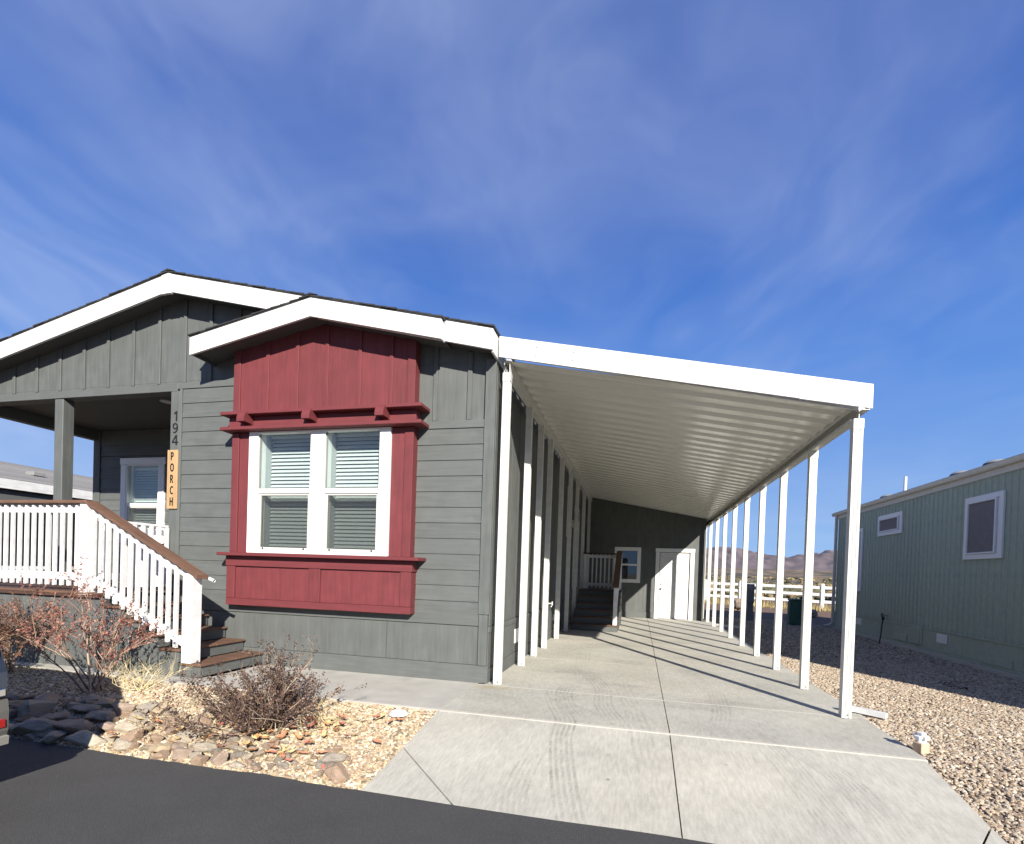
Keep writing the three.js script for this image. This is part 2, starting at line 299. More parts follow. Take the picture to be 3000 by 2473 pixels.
// drive: slabs with real gaps, light sealed cross joints
const drive = new THREE.Group(); drive.name = 'driveway'; scene.add(drive); structure(drive);
function slab(poly, parent, mat, thick = 0.09) {                      // polygon of [x,z], top follows the fall of the yard
  const sub = [], n = poly.length;
  const zmin = Math.min(...poly.map(p => p[1])), zmax = Math.max(...poly.map(p => p[1]));
  const cuts = [zmin, ...[1.2, 1.55, 1.9, 2.25].filter(c => c > zmin + 0.02 && c < zmax - 0.02), zmax];
  const clip = (P, z, keepAbove) => { const o = []; P.forEach((a, i) => { const b = P[(i + 1) % P.length], ia = keepAbove ? a[1] >= z : a[1] <= z, ib = keepAbove ? b[1] >= z : b[1] <= z; if (ia) o.push(a); if (ia !== ib) { const t = (z - a[1]) / (b[1] - a[1]); o.push([mix(a[0], b[0], t), z]); } }); return o; };
  const out = [];
  for (let c = 0; c + 1 < cuts.length; c++) { const P = clip(clip(poly, cuts[c], true), cuts[c + 1], false); for (let i = 1; i + 1 < P.length; i++) out.push([P[0], P[i], P[i + 1]].map(p => [p[0], drop(p[1]), p[1]])); 
    for (let i = 0; i < P.length; i++) { const a = P[i], b = P[(i + 1) % P.length]; if (Math.abs(a[1] - b[1]) < 1e-6 && c > 0 && c + 2 < cuts.length && (a[1] === cuts[c] || a[1] === cuts[c + 1])) continue; const A = [a[0], drop(a[1]), a[1]], B = [b[0], drop(b[1]), b[1]]; out.push(...quad(A, B, [B[0], B[1] - thick, B[2]], [A[0], A[1] - thick, A[2]])); } }
  for (const t of out) { const [a, b, c] = t; const ny = (b[2] - a[2]) * (c[0] - a[0]) - (b[0] - a[0]) * (c[2] - a[2]); if (Math.abs(a[1] - drop(a[2])) + Math.abs(b[1] - drop(b[2])) + Math.abs(c[1] - drop(c[2])) < 1e-9 && ny < 0) t.reverse(); }
  const g = tris(out), p = g.attributes.position, uv = g.attributes.uv;
  if (mat === M.concrete) for (let i = 0; i < p.count; i++) uv.setXY(i, (p.getX(i) - TX0) / (TX1 - TX0), (p.getZ(i) - TZ0) / (TZ1 - TZ0));
  return mesh('slab', g, mat, parent);
}
{
  const J = 0.004, xl = -0.085, xm = 1.99, xr = 3.90, rows = [1.245, 0.065, -2.0, -4.2, -6.4, -8.6, -10.64];
  const rq = (a, b, c, d) => [[a, c], [b, c], [b, d], [a, d]];
  // apron with its cut corner
  slab([[xl, 1.245 + J], [xm - J, 1.245 + J], [xm - J, 2.63], [0.58, 2.62], [xl, 1.975]], drive, M.concrete);
  slab([[xl, 1.99], [0.565, 2.62], [xl, 2.61]], drive, M.concrete);
  slab([[xm + J, 1.245 + J], [3.84, 1.245 + J], [3.80, 2.06], [3.36, 2.64], [xm + J, 2.63]], drive, M.concrete);
  slab([[3.80, 2.08], [3.79, 2.64], [3.38, 2.64]], drive, M.concrete);
  for (let i = 0; i + 1 < rows.length; i++) { const a = rows[i + 1] + J, b = rows[i] - J, q = i < 1 ? 3.86 : xr; slab(rq(i > 0 ? 0.002 : xl, xm - J, a, b), drive, M.concrete); slab(rq(xm + J, q, a, b), drive, M.concrete); }
  for (const [z, x1] of [[1.245, 3.85], [0.065, 3.84]]) mesh('joint_sealant', bx(xl + 0.01, x1, -0.03, 0.002, z - 0.007, z + 0.007, 0.001), M.sealant, drive);
}
const walk = new THREE.Group(); walk.name = 'walkway'; scene.add(walk); structure(walk);
slab([[-3.0, 0.0], [-1.50, 0.0], [-1.50, 1.225], [-3.0, 1.225]], walk, M.walk);
slab([[-1.49, 0.0], [-0.10, 0.0], [-0.10, 1.225], [-1.49, 1.225]], walk, M.walk);
slab([[-3.01, 0.86], [-3.01, 1.225], [-6.0, 1.16], [-6.0, 0.86]], walk, M.walk);
slab([[-6.01, 0.86], [-6.01, 1.16], [-9.2, 1.10], [-9.2, 0.86]], walk, M.walk);
mesh('joint_sealant', bx(-0.098, -0.088, -0.03, 0.003, 0.02, 1.22, 0.001), M.sealant, walk);

// ------------------------------------------------------------------ gravel (nobody could count it)
function stoneGeo(detail, s, flat = 0.7) {
  const g = new THREE.IcosahedronGeometry(1, detail), p = g.attributes.position, v = new THREE.Vector3();
  for (let i = 0; i < p.count; i++) { v.fromBufferAttribute(p, i); const k = 1 + 0.55 * N(v.x * 1.1 + s, v.y * 1.1 - s, v.z * 1.1 + 2 * s) + 0.25 * N(v.x * 2.7 + s, v.y * 2.7, v.z * 2.7 - s); p.setXYZ(i, v.x * k, v.y * k * flat, v.z * k); }
  g.computeVertexNormals(); return g;
}
function gravel(name, label, spots, palette, geo, size) {
  const m = new THREE.InstancedMesh(geo, std({ color: 0xffffff, roughness: 0.92 }), spots.length); m.name = numbered(name); m.castShadow = m.receiveShadow = true;
  const o = new THREE.Object3D(), c = new THREE.Color();
  spots.forEach(([x, z, k], i) => {
    const s = size * k * rr(0.55, 1.25); o.position.set(x, drop(z) - 0.022 + s * rr(0.15, 0.6), z); o.rotation.set(rr(-0.6, 0.6), rr(0, 6.28), rr(-0.6, 0.6)); o.scale.set(s * rr(0.8, 1.35), s * rr(0.6, 1), s * rr(0.8, 1.2)); o.updateMatrix(); m.setMatrixAt(i, o.matrix);
    const p = palette[Math.floor(rnd() * palette.length)], t = rr(0.75, 1.2); c.setRGB(p[0] * t, p[1] * t, p[2] * t); m.setColorAt(i, c);
  });
  scene.add(m); return tag(m, label, 'gravel', null, 'stuff');
}
const palR = [[0.38, 0.305, 0.22], [0.41, 0.345, 0.265], [0.32, 0.25, 0.18], [0.24, 0.18, 0.13], [0.45, 0.40, 0.325], [0.33, 0.25, 0.18], [0.40, 0.31, 0.21], [0.44, 0.37, 0.28]];
const palL = [[0.47, 0.39, 0.26], [0.50, 0.44, 0.32], [0.41, 0.31, 0.19], [0.54, 0.49, 0.39], [0.37, 0.26, 0.17], [0.45, 0.36, 0.22], [0.33, 0.23, 0.16]];
const clear = (x, z) => !(x > 3.86 && x < 3.995 && z > 0.93 && z < 1.06);
{
  const gA = stoneGeo(1, 3.3), gB = stoneGeo(1, 8.1, 0.6), near = [], far = [], left = [];
  const rightEdge = z => z > 1.25 ? 3.85 - (z - 1.25) * 0.06 : z > 0 ? 3.88 : 3.915;
  while (near.length < 62000) { const z = rr(-4.2, 3.4), x = rr(3.75, 7.02); if (x > rightEdge(z) && clear(x, z) && (z < 2.55 || x > 3.9)) near.push([x, z, 1]); }
  while (far.length < 24000) { const z = rr(-12.6, -4.2), x = rr(3.92, 7.02); far.push([x, z, 1.25]); }
  while (left.length < 40000) { const x = rr(-8.6, -0.09), z = rr(1.13, 2.58); if (z > (x < -3 ? 1.23 + (x + 3) * 0.022 : 1.232)) left.push([x, z, 1]); }
  gravel('gravel', 'tan and white river gravel between the driveway and the green house', near, palR, gA, 0.0130);
  gravel('gravel', 'shaded gravel further back beside the carport posts', far, palR, gB, 0.0145);
  gravel('gravel', 'pale yellow gravel bed in front of the porch stairs', left, palL, gB, 0.0130);
  // loose stones kicked onto the road edge
  const loose = []; for (let i = 0; i < 900; i++) { const x = rr(-8, 0.5); loose.push([x, 2.585 + 0.16 * Math.pow(rnd(), 3), 0.6]); }
  gravel('loose_gravel', 'crumbs of gravel along the edge of the asphalt', loose, palL, gA, 0.012);
}
// bed sheets below the stones
{
  const bed = (name, x0, x1, z0, z1, c) => { const g = new THREE.PlaneGeometry(x1 - x0, z1 - z0, 8, Math.max(4, Math.round((z1 - z0) / 0.2))); g.rotateX(-Math.PI / 2); g.translate((x0 + x1) / 2, 0, (z0 + z1) / 2); const p = g.attributes.position, uv = g.attributes.uv; for (let i = 0; i < p.count; i++) { p.setY(i, drop(p.getZ(i)) - 0.024); uv.setXY(i, p.getX(i) * 3, p.getZ(i) * 3); } g.computeVertexNormals(); structure(mesh(name, g, std({ color: lin(...c), map: dirtTex, roughness: 1 }))); };
  bed('gravel_bed', 3.8, 7.04, -12.7, 3.4, [0.30, 0.235, 0.18]);
  bed('gravel_bed', -9.2, -0.09, 1.1, 2.60, [0.40, 0.32, 0.21]);
}

// ------------------------------------------------------------------ the grey house
const house = thing('house', 'dark grey manufactured house with red bay window and white rake boards', 'house');
const RX = -4.4, RY = 5.06, SL = 0.229, SR = 0.239;                   // ridge and the two pitches of the main roof
const mainTop = x => x < RX ? RY - SL * (RX - x) : RY - SR * (x - RX);
const WL = -8.45, WB = -12.2, PZ = -1.87, PX = -4.5;                  // left wall, back wall, porch recess
// --- shell (each sheet is a part)
const shell = part('wall', house);
const sheet = (g) => mesh('wall_sheet', g, M.grayV[1], shell);
// front wall right of the porch, in pieces round the bay opening
sheet(bx(PX, -3.30, 0.0, 3.75, -0.10, -0.012, 0)); sheet(bx(-1.15, -0.005, 0.0, 3.75, -0.10, -0.012, 0));
sheet(bx(-3.298, -1.152, 0.0, 1.40, -0.10, -0.012, 0)); sheet(bx(-3.298, -1.152, 3.05, 3.75, -0.10, -0.012, 0));
// gable above
sheet(prism([[WL, 3.752], [-0.005, 3.752], [-0.005, mainTop(0) - 0.16], [RX, RY - 0.16], [WL, mainTop(WL) - 0.16]], 'z', -0.10, -0.012));
mesh('porch_beam', bx(WL, PX, 3.615, 3.72, -0.16, 0.014), M.grayH[1], house);
sheet(bx(WL, PX, 3.722, 3.750, -0.10, -0.012, 0));
mesh('porch_beam', bx(WL, WL + 0.14, 3.52, 3.70, PZ, -0.165), M.grayH[0], house);
// porch recess
sheet(bx(PX, PX + 0.10, 0.0, 3.7, PZ, -0.102, 0));
// side wall under the carport, left wall, back wall
for (const [a, b] of [[-0.102, -2.5], [-2.504, -4.94], [-4.944, -7.38], [-7.384, -9.82], [-9.824, WB]]) mesh('wall_panel', bx(-0.10, 0, 0.66, 3.78, b, a, 0.002), M.grayV[1], shell);
for (const [a, b] of [[0.004, -2.5], [-2.504, -4.94], [-4.944, -7.38], [-7.384, -9.82], [-9.824, WB]]) { mesh('skirt_panel', bx(-0.10, 0.012, 0.17, 0.59, b, a - 0.008, 0.003), M.grayV[2], shell); mesh('skirt_base', bx(-0.10, 0.02, 0.0, 0.168, b, a - 0.008, 0.003), M.grayH[1], shell); }
mesh('water_table', bx(-0.098, 0.022, 0.592, 0.658, WB, -0.002), M.grayH[1], shell);
for (let z = -0.5; z > -10.5; z -= 0.406) mesh('siding_groove', bx(-0.004, 0.0025, 0.66, 3.7, z - 0.006, z + 0.006, 0.0015), M.grayV[0], shell);
sheet(bx(WL, WL + 0.1, 0, 3.95, WB, PZ, 0)); sheet(bx(WL, 0, 0, 3.95, WB - 0.1, WB, 0));
mesh('floor', bx(WL + 0.1, -0.1, 0.70, 0.80, WB, PZ - 0.1, 0), M.room, house);
mesh('floor', bx(PX + 0.1, -0.1, 0.70, 0.80, PZ - 0.1, -0.11, 0), M.room, house);
mesh('ceiling', bx(WL + 0.1, -0.1, 3.66, 3.70, WB, PZ - 0.1, 0), M.room, house);
mesh('ceiling', bx(PX + 0.1, -0.1, 3.66, 3.70, PZ - 0.1, -0.11, 0), M.room, house);
// room behind the bay window
mesh('room_wall', bx(-4.3, -0.2, 0.8, 3.66, -2.9, -2.86, 0), M.room, house);
// porch back wall round its window (opening x -7.62..-6.86, y 1.72..3.05)
const pw = { x0: -7.62, x1: -6.86, y0: 1.72, y1: 3.05 };
sheet(bx(WL + 0.1, pw.x0, 0, 3.7, PZ - 0.1, PZ - 0.012, 0)); sheet(bx(pw.x1, PX, 0, 3.7, PZ - 0.1, PZ - 0.012, 0));
sheet(bx(pw.x0 + 0.001, pw.x1 - 0.001, 0, pw.y0, PZ - 0.1, PZ - 0.012, 0)); sheet(bx(pw.x0 + 0.001, pw.x1 - 0.001, pw.y1, 3.7, PZ - 0.1, PZ - 0.012, 0));
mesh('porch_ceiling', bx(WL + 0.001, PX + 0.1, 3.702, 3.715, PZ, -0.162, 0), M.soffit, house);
{ const d = mesh('porch_light', at(cyl(0.085, 0.085, 0.012, 28), -5.30, 3.694, -0.55), M.white, house); mesh('trim_ring', at(new THREE.TorusGeometry(0.082, 0.008, 8, 28).rotateX(Math.PI / 2), -5.30, 3.690, -0.55), M.white, d); }

// --- lap siding: every board its own wedge
function lap(x0, x1, y0, y1, zf, mats, parent = house) { return mesh('siding_board', prism([[zf - 0.012, y0], [zf + 0.014, y0], [zf + 0.003, y1 + 0.012], [zf - 0.012, y1 + 0.012]], 'x', x0, x1), mats[Math.floor(rnd() * mats.length)], parent); }
for (let k = 0; k < 11; k++) lap(-0.96, -0.118, 0.942 + k * 0.1848, 0.942 + (k + 1) * 0.1848 - 0.006, 0, M.grayH);
for (let k = 0; k < 14; k++) lap(-4.405, -3.46, 0.942 + k * 0.1925, 0.942 + (k + 1) * 0.1925 - 0.006, 0, M.grayH);
for (let k = 0; k < 11; k++) { const y = 1.0 + k * 0.20, e = y + 0.194; if (e < pw.y0 - 0.1 || y > pw.y1 + 0.1) lap(WL + 0.2, -4.56, y, e, PZ, M.grayH); else { lap(WL + 0.2, pw.x0 - 0.125, y, e, PZ, M.grayH); lap(pw.x1 + 0.125, -4.56, y, e, PZ, M.grayH); } }
for (let k = 0; k < 2; k++) lap(WL + 0.2, -4.56, 3.22 + k * 0.20, 3.22 + (k + 1) * 0.20 - 0.006, PZ, M.grayH);
mesh('trim_board', bx(WL + 0.06, WL + 0.19, 0.9, 3.68, PZ - 0.012, PZ + 0.03), M.grayV[0], house);
// frieze bands, water table and skirting on the front
mesh('frieze_band', bx(-0.945, -0.118, 2.978, 3.070, -0.012, 0.018), M.grayH[2], house);
mesh('frieze_band', bx(PX + 0.002, -3.47, 3.640, 3.722, -0.012, 0.018), M.grayH[2], house);
mesh('water_table', bx(-4.405, -0.105, 0.662, 0.936, -0.012, 0.018), M.grayH[1], house);
mesh('skirt_panel', bx(-4.405, -1.282, 0.206, 0.655, -0.012, 0.010, 0.002), M.grayV[1], house);
mesh('skirt_panel', bx(-1.276, -0.105, 0.206, 0.655, -0.012, 0.010, 0.002), M.grayV[2], house);
mesh('skirt_base', bx(-4.4, 0.022, 0.0, 0.203, -0.012, 0.024, 0.003), M.grayH[2], house);
// corner boards
mesh('corner_board', bx(-0.112, 0.016, 0.80, 3.765, -0.012, 0.030), M.grayV[1], house);
mesh('corner_board', bx(-0.102, 0.004, 0.206, 0.797, -0.012, 0.036), M.grayV[2], house);
mesh('corner_board', bx(0.002, 0.020, 0.66, 3.765, -0.105, -0.013), M.grayV[1], house);
mesh('corner_board', bx(-4.592, -4.448, 0.86, 3.612, -0.16, 0.022), M.grayV[1], house);
mesh('corner_board', bx(-4.446, -4.408, 0.86, 3.638, -0.012, 0.026), M.grayV[2], house);
// battens on the gable and above the right-hand siding
for (const x of [-8.40, -7.96, -7.52, -7.07, -6.62, -6.17, -5.73, -5.28, -4.83, -4.40, -3.98, -3.53]) mesh('batten', bx(x - 0.024, x + 0.024, 3.724, mainTop(x) - 0.20, -0.012, 0.012), M.grayV[Math.floor(rnd() * 3)], house);
for (const x of [-0.74, -0.31]) mesh('batten', bx(x - 0.028, x + 0.028, 3.072, mainTop(x) - 0.22, -0.012, 0.012), M.grayV[1], house);
// faint panel lines between battens
for (const x of [-7.74, -7.29, -6.85, -6.40, -5.95, -5.50, -5.05, -4.61]) mesh('panel_seam', bx(x - 0.004, x + 0.004, 3.724, mainTop(x) - 0.2, -0.012, -0.0095, 0.001), M.grayV[2], house);
// porch pillar
mesh('porch_pillar', bx(-6.71, -6.55, 0.9, 3.613, -0.158, 0.002, 0.008), M.grayV[1], house);

// --- roofs: courses of shingles, rake boards, soffits
function roofSlope(parent, xa, ya, xb, yb, z0, z1, step = 0.138) {     // from the eave (xa,ya) up to the ridge (xb,yb)
  const L = Math.hypot(xb - xa, yb - ya), n = Math.round(L / step), ux = (xb - xa) / L, uy = (yb - ya) / L, nx = -uy * Math.sign(ux || 1), ny = Math.abs(ux);
  mesh('roof_deck', prism([[xa, ya], [xb, yb], [xb + nx * -0.012, yb - 0.012], [xa + nx * -0.012, ya - 0.012]], 'z', z0, z1 - 0.006), M.shingle[0], parent);
  for (let k = 0; k < n; k++) {
    const s0 = k / n * L - 0.012, s1 = (k + 1) / n * L + 0.04 - (k === n - 1 ? 0.04 : 0), P = (s, h) => [xa + ux * s + nx * h, ya + uy * s + ny * h];
    mesh('shingle_course', prism([P(s0, 0.002), P(s0, 0.021), P(s1, 0.010), P(s1, 0.001)], 'z', z0, z1 + rr(-0.008, 0.010)), M.shingle[Math.floor(rnd() * 3)], parent);
  }
}
const roof = part('roof', house), ZF = 0.28;
const EL = -8.86, ER = 0.035;
roofSlope(roof, EL, mainTop(EL), RX, RY, WB - 0.3, ZF + 0.012); roofSlope(roof, ER, mainTop(ER), RX, RY, WB - 0.3, ZF + 0.012);
mesh('ridge_cap', prism([[RX - 0.11, RY + 0.002], [RX, RY + 0.040], [RX + 0.11, RY + 0.002], [RX, RY + 0.018]], 'z', WB - 0.3, ZF + 0.02), M.shingle[1], roof);
const bar = (xa, ya, xb, yb, h, z0, z1, drop0 = 0.016) => prism([[xa, ya - drop0], [xb, yb - drop0], [xb, yb - h], [xa, ya - h]], 'z', z0, z1);
mesh('rake_board', bar(EL, mainTop(EL), RX - 0.105, mainTop(RX - 0.105), 0.245, ZF - 0.032, ZF), M.whiteWood, house);
mesh('rake_board', bar(RX + 0.055, mainTop(RX + 0.055), ER - 0.001, mainTop(ER), 0.245, ZF - 0.032, ZF), M.whiteWood, house);
mesh('peak_block', prism([[RX - 0.104, mainTop(RX - 0.104) - 0.014], [RX, RY - 0.014], [RX + 0.054, mainTop(RX + 0.054) - 0.014], [RX + 0.054, mainTop(RX + 0.054) - 0.262], [RX, RY - 0.272], [RX - 0.104, mainTop(RX - 0.104) - 0.256]], 'z', ZF - 0.034, ZF + 0.006), M.whiteWood, house);
mesh('eave_board', bx(ER - 0.025, ER, mainTop(ER) - 0.262, mainTop(ER) - 0.018, WB - 0.3, ZF - 0.034, 0.003), M.whiteWood, house);
mesh('eave_board', bx(EL, EL + 0.025, mainTop(EL) - 0.245, mainTop(EL) - 0.018, WB - 0.3, ZF - 0.034, 0.003), M.whiteWood, house);
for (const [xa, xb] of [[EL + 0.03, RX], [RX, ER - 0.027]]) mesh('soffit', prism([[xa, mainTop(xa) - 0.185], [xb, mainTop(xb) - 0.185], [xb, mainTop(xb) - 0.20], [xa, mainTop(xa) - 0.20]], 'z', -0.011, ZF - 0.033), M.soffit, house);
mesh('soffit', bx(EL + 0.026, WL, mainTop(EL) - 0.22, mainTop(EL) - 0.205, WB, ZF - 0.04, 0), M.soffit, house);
// small gable over the bay
const SX = -2.18, SY = 4.475, sL = 0.198, sR = 0.233, SE0 = -3.90, SE1 = -0.525, SZ = 0.41;
const smTop = x => x < SX ? SY - sL * (SX - x) : SY - sR * (x - SX);
const bayRoof = part('bay_roof', house);
roofSlope(bayRoof, SE0, smTop(SE0), SX, SY, 0.02, SZ + 0.012); roofSlope(bayRoof, SE1, smTop(SE1), SX, SY, ZF + 0.03, SZ + 0.012);
mesh('ridge_cap', prism([[SX - 0.1, SY + 0.004], [SX, SY + 0.036], [SX + 0.1, SY + 0.002], [SX, SY + 0.016]], 'z', 0.02, SZ + 0.02), M.shingle[1], bayRoof);
mesh('rake_board', bar(SE0, smTop(SE0), SX - 0.001, SY, 0.232, SZ - 0.03, SZ), M.whiteWood, bayRoof);
mesh('rake_board', bar(SX + 0.001, SY, SE1, smTop(SE1), 0.232, SZ - 0.03, SZ), M.whiteWood, bayRoof);
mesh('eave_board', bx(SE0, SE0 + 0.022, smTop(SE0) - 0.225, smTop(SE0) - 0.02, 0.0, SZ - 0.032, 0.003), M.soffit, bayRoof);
mesh('eave_board', bx(SE1 - 0.02, SE1, smTop(SE1) - 0.225, smTop(SE1) - 0.02, ZF + 0.002, SZ - 0.032, 0.003), M.whiteWood, bayRoof);
for (const [xa, xb] of [[SE0 + 0.024, SX], [SX, SE1 - 0.022]]) mesh('soffit', prism([[xa, smTop(xa) - 0.175], [xb, smTop(xb) - 0.175], [xb, smTop(xb) - 0.19], [xa, smTop(xa) - 0.19]], 'z', 0.001, SZ - 0.031), M.soffit, bayRoof);

// --- red bay
const bay = part('bay', house), BZ = 0.12, BL = -3.48, BR = -0.945;
for (const [a, b] of [[BL + 0.10, -2.98], [-2.976, -2.55], [-2.546, -2.13], [-2.126, -1.68], [-1.676, -1.26], [-1.256, BR - 0.10]]) { const my = (a + b) / 2; mesh('panel', prism([[a, 3.215], [b, 3.215], [b, smTop(b) - 0.18], ...(a < SX && b > SX ? [[SX, SY - 0.18]] : []), [a, smTop(a) - 0.18]], 'z', 0.02, BZ - 0.004), M.redV[Math.floor(rnd() * 2)], bay); mesh('panel_seam', bx(my - 0.004, my + 0.004, 3.22, smTop(my) - 0.19, BZ - 0.006, BZ - 0.0015, 0.0008), M.redV[1], bay); }
for (const x of [-2.98, -2.55, -2.13, -1.68, -1.26]) mesh('batten', bx(x - 0.024, x + 0.024, 3.222, smTop(x) - 0.185, BZ - 0.003, BZ + 0.013), M.redV[1], bay);
mesh('corner_trim', bx(BL, BL + 0.10, 3.222, smTop(BL) - 0.18, 0.002, BZ + 0.016), M.redV[0], bay); mesh('corner_trim', bx(BR - 0.10, BR, 3.222, smTop(BR) - 0.18, 0.002, BZ + 0.016), M.redV[0], bay);
// sides beside the window
for (const [a, b, o] of [[BL, BL + 0.105, 0.016], [BL + 0.107, -3.212, 0], [-1.228, BR - 0.112, 0], [BR - 0.110, BR, 0.016]]) mesh('side_trim', bx(a, b, 1.442, 2.978, 0.002, BZ + o), M.redV[o ? 0 : 1], bay);
// cornice: two shelves, frieze, three brackets
mesh('cornice_shelf', bx(-3.56, -0.80, 3.178, 3.220, 0.002, 0.262, 0.005), M.redH, bay);
mesh('frieze', bx(BL - 0.035, BR + 0.035, 3.030, 3.176, 0.002, BZ + 0.035), M.redH, bay);
mesh('cornice_shelf', bx(-3.56, -0.80, 2.985, 3.028, 0.002, 0.262, 0.005), M.redH, bay);
for (const x of [-3.20, -2.275, -1.30]) {
  const pr = [[0.156, 3.225]]; for (let k = 0; k <= 7; k++) { const q = k / 7 * Math.PI / 2; pr.push([0.156 + 0.165 * Math.sin(q), 3.105 + 0.135 * Math.cos(q)]); } pr.push([0.321, 3.075], [0.20, 3.072], [0.156, 3.04]);
  mesh('bracket', prism(pr, 'x', x - 0.055, x + 0.055), M.redH, bay);
}
// sill and panelled apron
mesh('sill', bx(-3.57, -0.79, 1.398, 1.440, 0.002, 0.255, 0.005), M.redH, bay);
mesh('apron_board', bx(BL - 0.03, BR + 0.045, 1.268, 1.396, 0.002, BZ + 0.042), M.redH, bay);
mesh('apron_board', bx(BL - 0.02, BR + 0.03, 0.765, 0.850, 0.002, BZ + 0.036), M.redH, bay);
for (const [a, b] of [[BL - 0.02, -3.375], [-2.29, -2.13], [-1.052, BR + 0.03]]) mesh('apron_stile', bx(a, b, 0.852, 1.266, 0.002, BZ + 0.035), M.redV[0], bay);
for (const [a, b] of [[-3.373, -2.292], [-2.128, -1.054]]) mesh('apron_panel', bx(a, b, 0.852, 1.266, 0.002, BZ + 0.012, 0.002), M.redV[1], bay);

// --- windows
function blinds(parent, x0, x1, y0, y1, z, gap = 0.0485) {
  for (let y = y0 + 0.03; y < y1 - 0.04; y += gap) { const t = 0.98, w = 0.054, c = Math.cos(t) * w / 2, s = Math.sin(t) * w / 2; mesh('slat', prism([[z - c, y + s], [z + c, y - s], [z + c + 0.001, y - s + 0.002], [z - c + 0.001, y + s + 0.002]], 'x', x0, x1), M.slat, parent); }
  mesh('head_rail', bx(x0, x1, y1 - 0.05, y1 - 0.005, z - 0.03, z + 0.03), M.slat, parent);
}
function sashWindow(parent, x0, x1, y0, y1, ym, zf, depth, screen = true) {   // clear opening x0..x1, y0..y1, meeting rail at ym
  const w = part('window', parent);
  mesh('glass_pane', bx(x0 - 0.004, x1 + 0.004, ym + 0.03, y1 + 0.004, zf - 0.052, zf - 0.048, 0), M.glass, w);
  mesh('glass_pane', bx(x0 + 0.02, x1 - 0.02, y0 + 0.03, ym - 0.022, zf - 0.068, zf - 0.064, 0), M.glass, w);
  mesh('meeting_rail', bx(x0, x1, ym - 0.026, ym + 0.034, zf - 0.075, zf - 0.012), M.vinyl, w);
  for (const [a, b, c, d] of [[x0, x0 + 0.034, y0, ym - 0.028], [x1 - 0.034, x1, y0, ym - 0.028], [x0 + 0.036, x1 - 0.036, y0, y0 + 0.036], [x0 + 0.036, x1 - 0.036, ym - 0.05, ym - 0.028]]) mesh('sash_bar', bx(a, b, c, d, zf - 0.062, zf - 0.028, 0.003), M.sash, w);
  for (const x of [x0 + 0.07, x1 - 0.09]) mesh('sash_latch', bx(x, x + 0.022, y0 + 0.012, y0 + 0.032, zf - 0.029, zf - 0.020, 0.002), M.black, w);
  if (screen) mesh('insect_screen', bx(x0 + 0.034, x1 - 0.034, y0 + 0.034, ym - 0.05, zf - 0.044, zf - 0.043, 0), M.screen, w);
  // reveal
  for (const [a, b] of [[x0 - 0.02, x0 - 0.005], [x1 + 0.005, x1 + 0.02]]) mesh('jamb', bx(a, b, y0, y1, zf - depth, zf - 0.078, 0), M.jamb, w);
  mesh('jamb', bx(x0 - 0.02, x1 + 0.02, y1 + 0.006, y1 + 0.02, zf - depth, zf - 0.056, 0), M.jamb, w); mesh('jamb', bx(x0 - 0.02, x1 + 0.02, y0 - 0.02, y0 - 0.005, zf - depth, zf - 0.056, 0), M.jamb, w);
  blinds(w, x0 - 0.002, x1 + 0.002, y0, y1, zf - depth + 0.03);
  return w;
}
const WF = BZ + 0.03;
for (const [a, b] of [[-3.068, -2.314], [-2.108, -1.374]]) sashWindow(bay, a, b, 1.482, 3.000, 2.226, WF, 0.29);
{ const f = part('window_frame', bay);
  for (const [a, b, c, d] of [[-3.21, -3.07, 1.443, 2.983], [-1.372, -1.231, 1.443, 2.983], [-2.312, -2.11, 1.443, 2.983]]) mesh('casing', bx(a, b, c, d, 0.002, WF), M.vinyl, f);
  for (const [a, b] of [[-3.068, -2.314], [-2.108, -1.374]]) { mesh('casing', bx(a, b, 1.443, 1.480, 0.002, WF - 0.006), M.vinyl, f); mesh('casing', bx(a, b, 2.958, 2.983, 0.06, WF - 0.004), M.vinyl, f); for (const x of [a, b - 0.011]) mesh('stop_bead', bx(x, x + 0.011, 2.262, 2.98, WF - 0.047, WF - 0.020, 0.002), M.gasket, f); mesh('stop_bead', bx(a + 0.012, b - 0.012, 2.262, 2.270, WF - 0.047, WF - 0.020, 0.002), M.gasket, f); } }
{ const f = part('porch_window_frame', house), zf = PZ + 0.04;
  for (const [a, b, c, d] of [[pw.x0 - 0.12, pw.x0, 1.60, 3.05], [pw.x1, pw.x1 + 0.12, 1.60, 3.05], [pw.x0 - 0.14, pw.x1 + 0.14, 3.052, 3.17], [pw.x0, pw.x1, 1.60, pw.y0 - 0.002]]) mesh('casing', bx(a, b, c, d, PZ - 0.012, zf), M.vinyl, f);
  sashWindow(house, pw.x0 + 0.03, pw.x1 - 0.03, pw.y0 + 0.02, pw.y1 - 0.02, 2.30, zf, 0.22); mesh('room_wall', bx(pw.x0 - 0.5, pw.x1 + 0.5, 0.8, 3.6, PZ - 1.5, PZ - 1.45, 0), M.room, house);
  for (const [a, b, c, d] of [[pw.x0, pw.x0 + 0.028, pw.y0, pw.y1], [pw.x1 - 0.028, pw.x1, pw.y0, pw.y1], [pw.x0 + 0.03, pw.x1 - 0.03, pw.y1 - 0.018, pw.y1], [pw.x0 + 0.03, pw.x1 - 0.03, pw.y0, pw.y0 + 0.018]]) mesh('liner', bx(a, b, c, d, PZ - 0.09, zf - 0.01, 0.002), M.vinyl, f); }
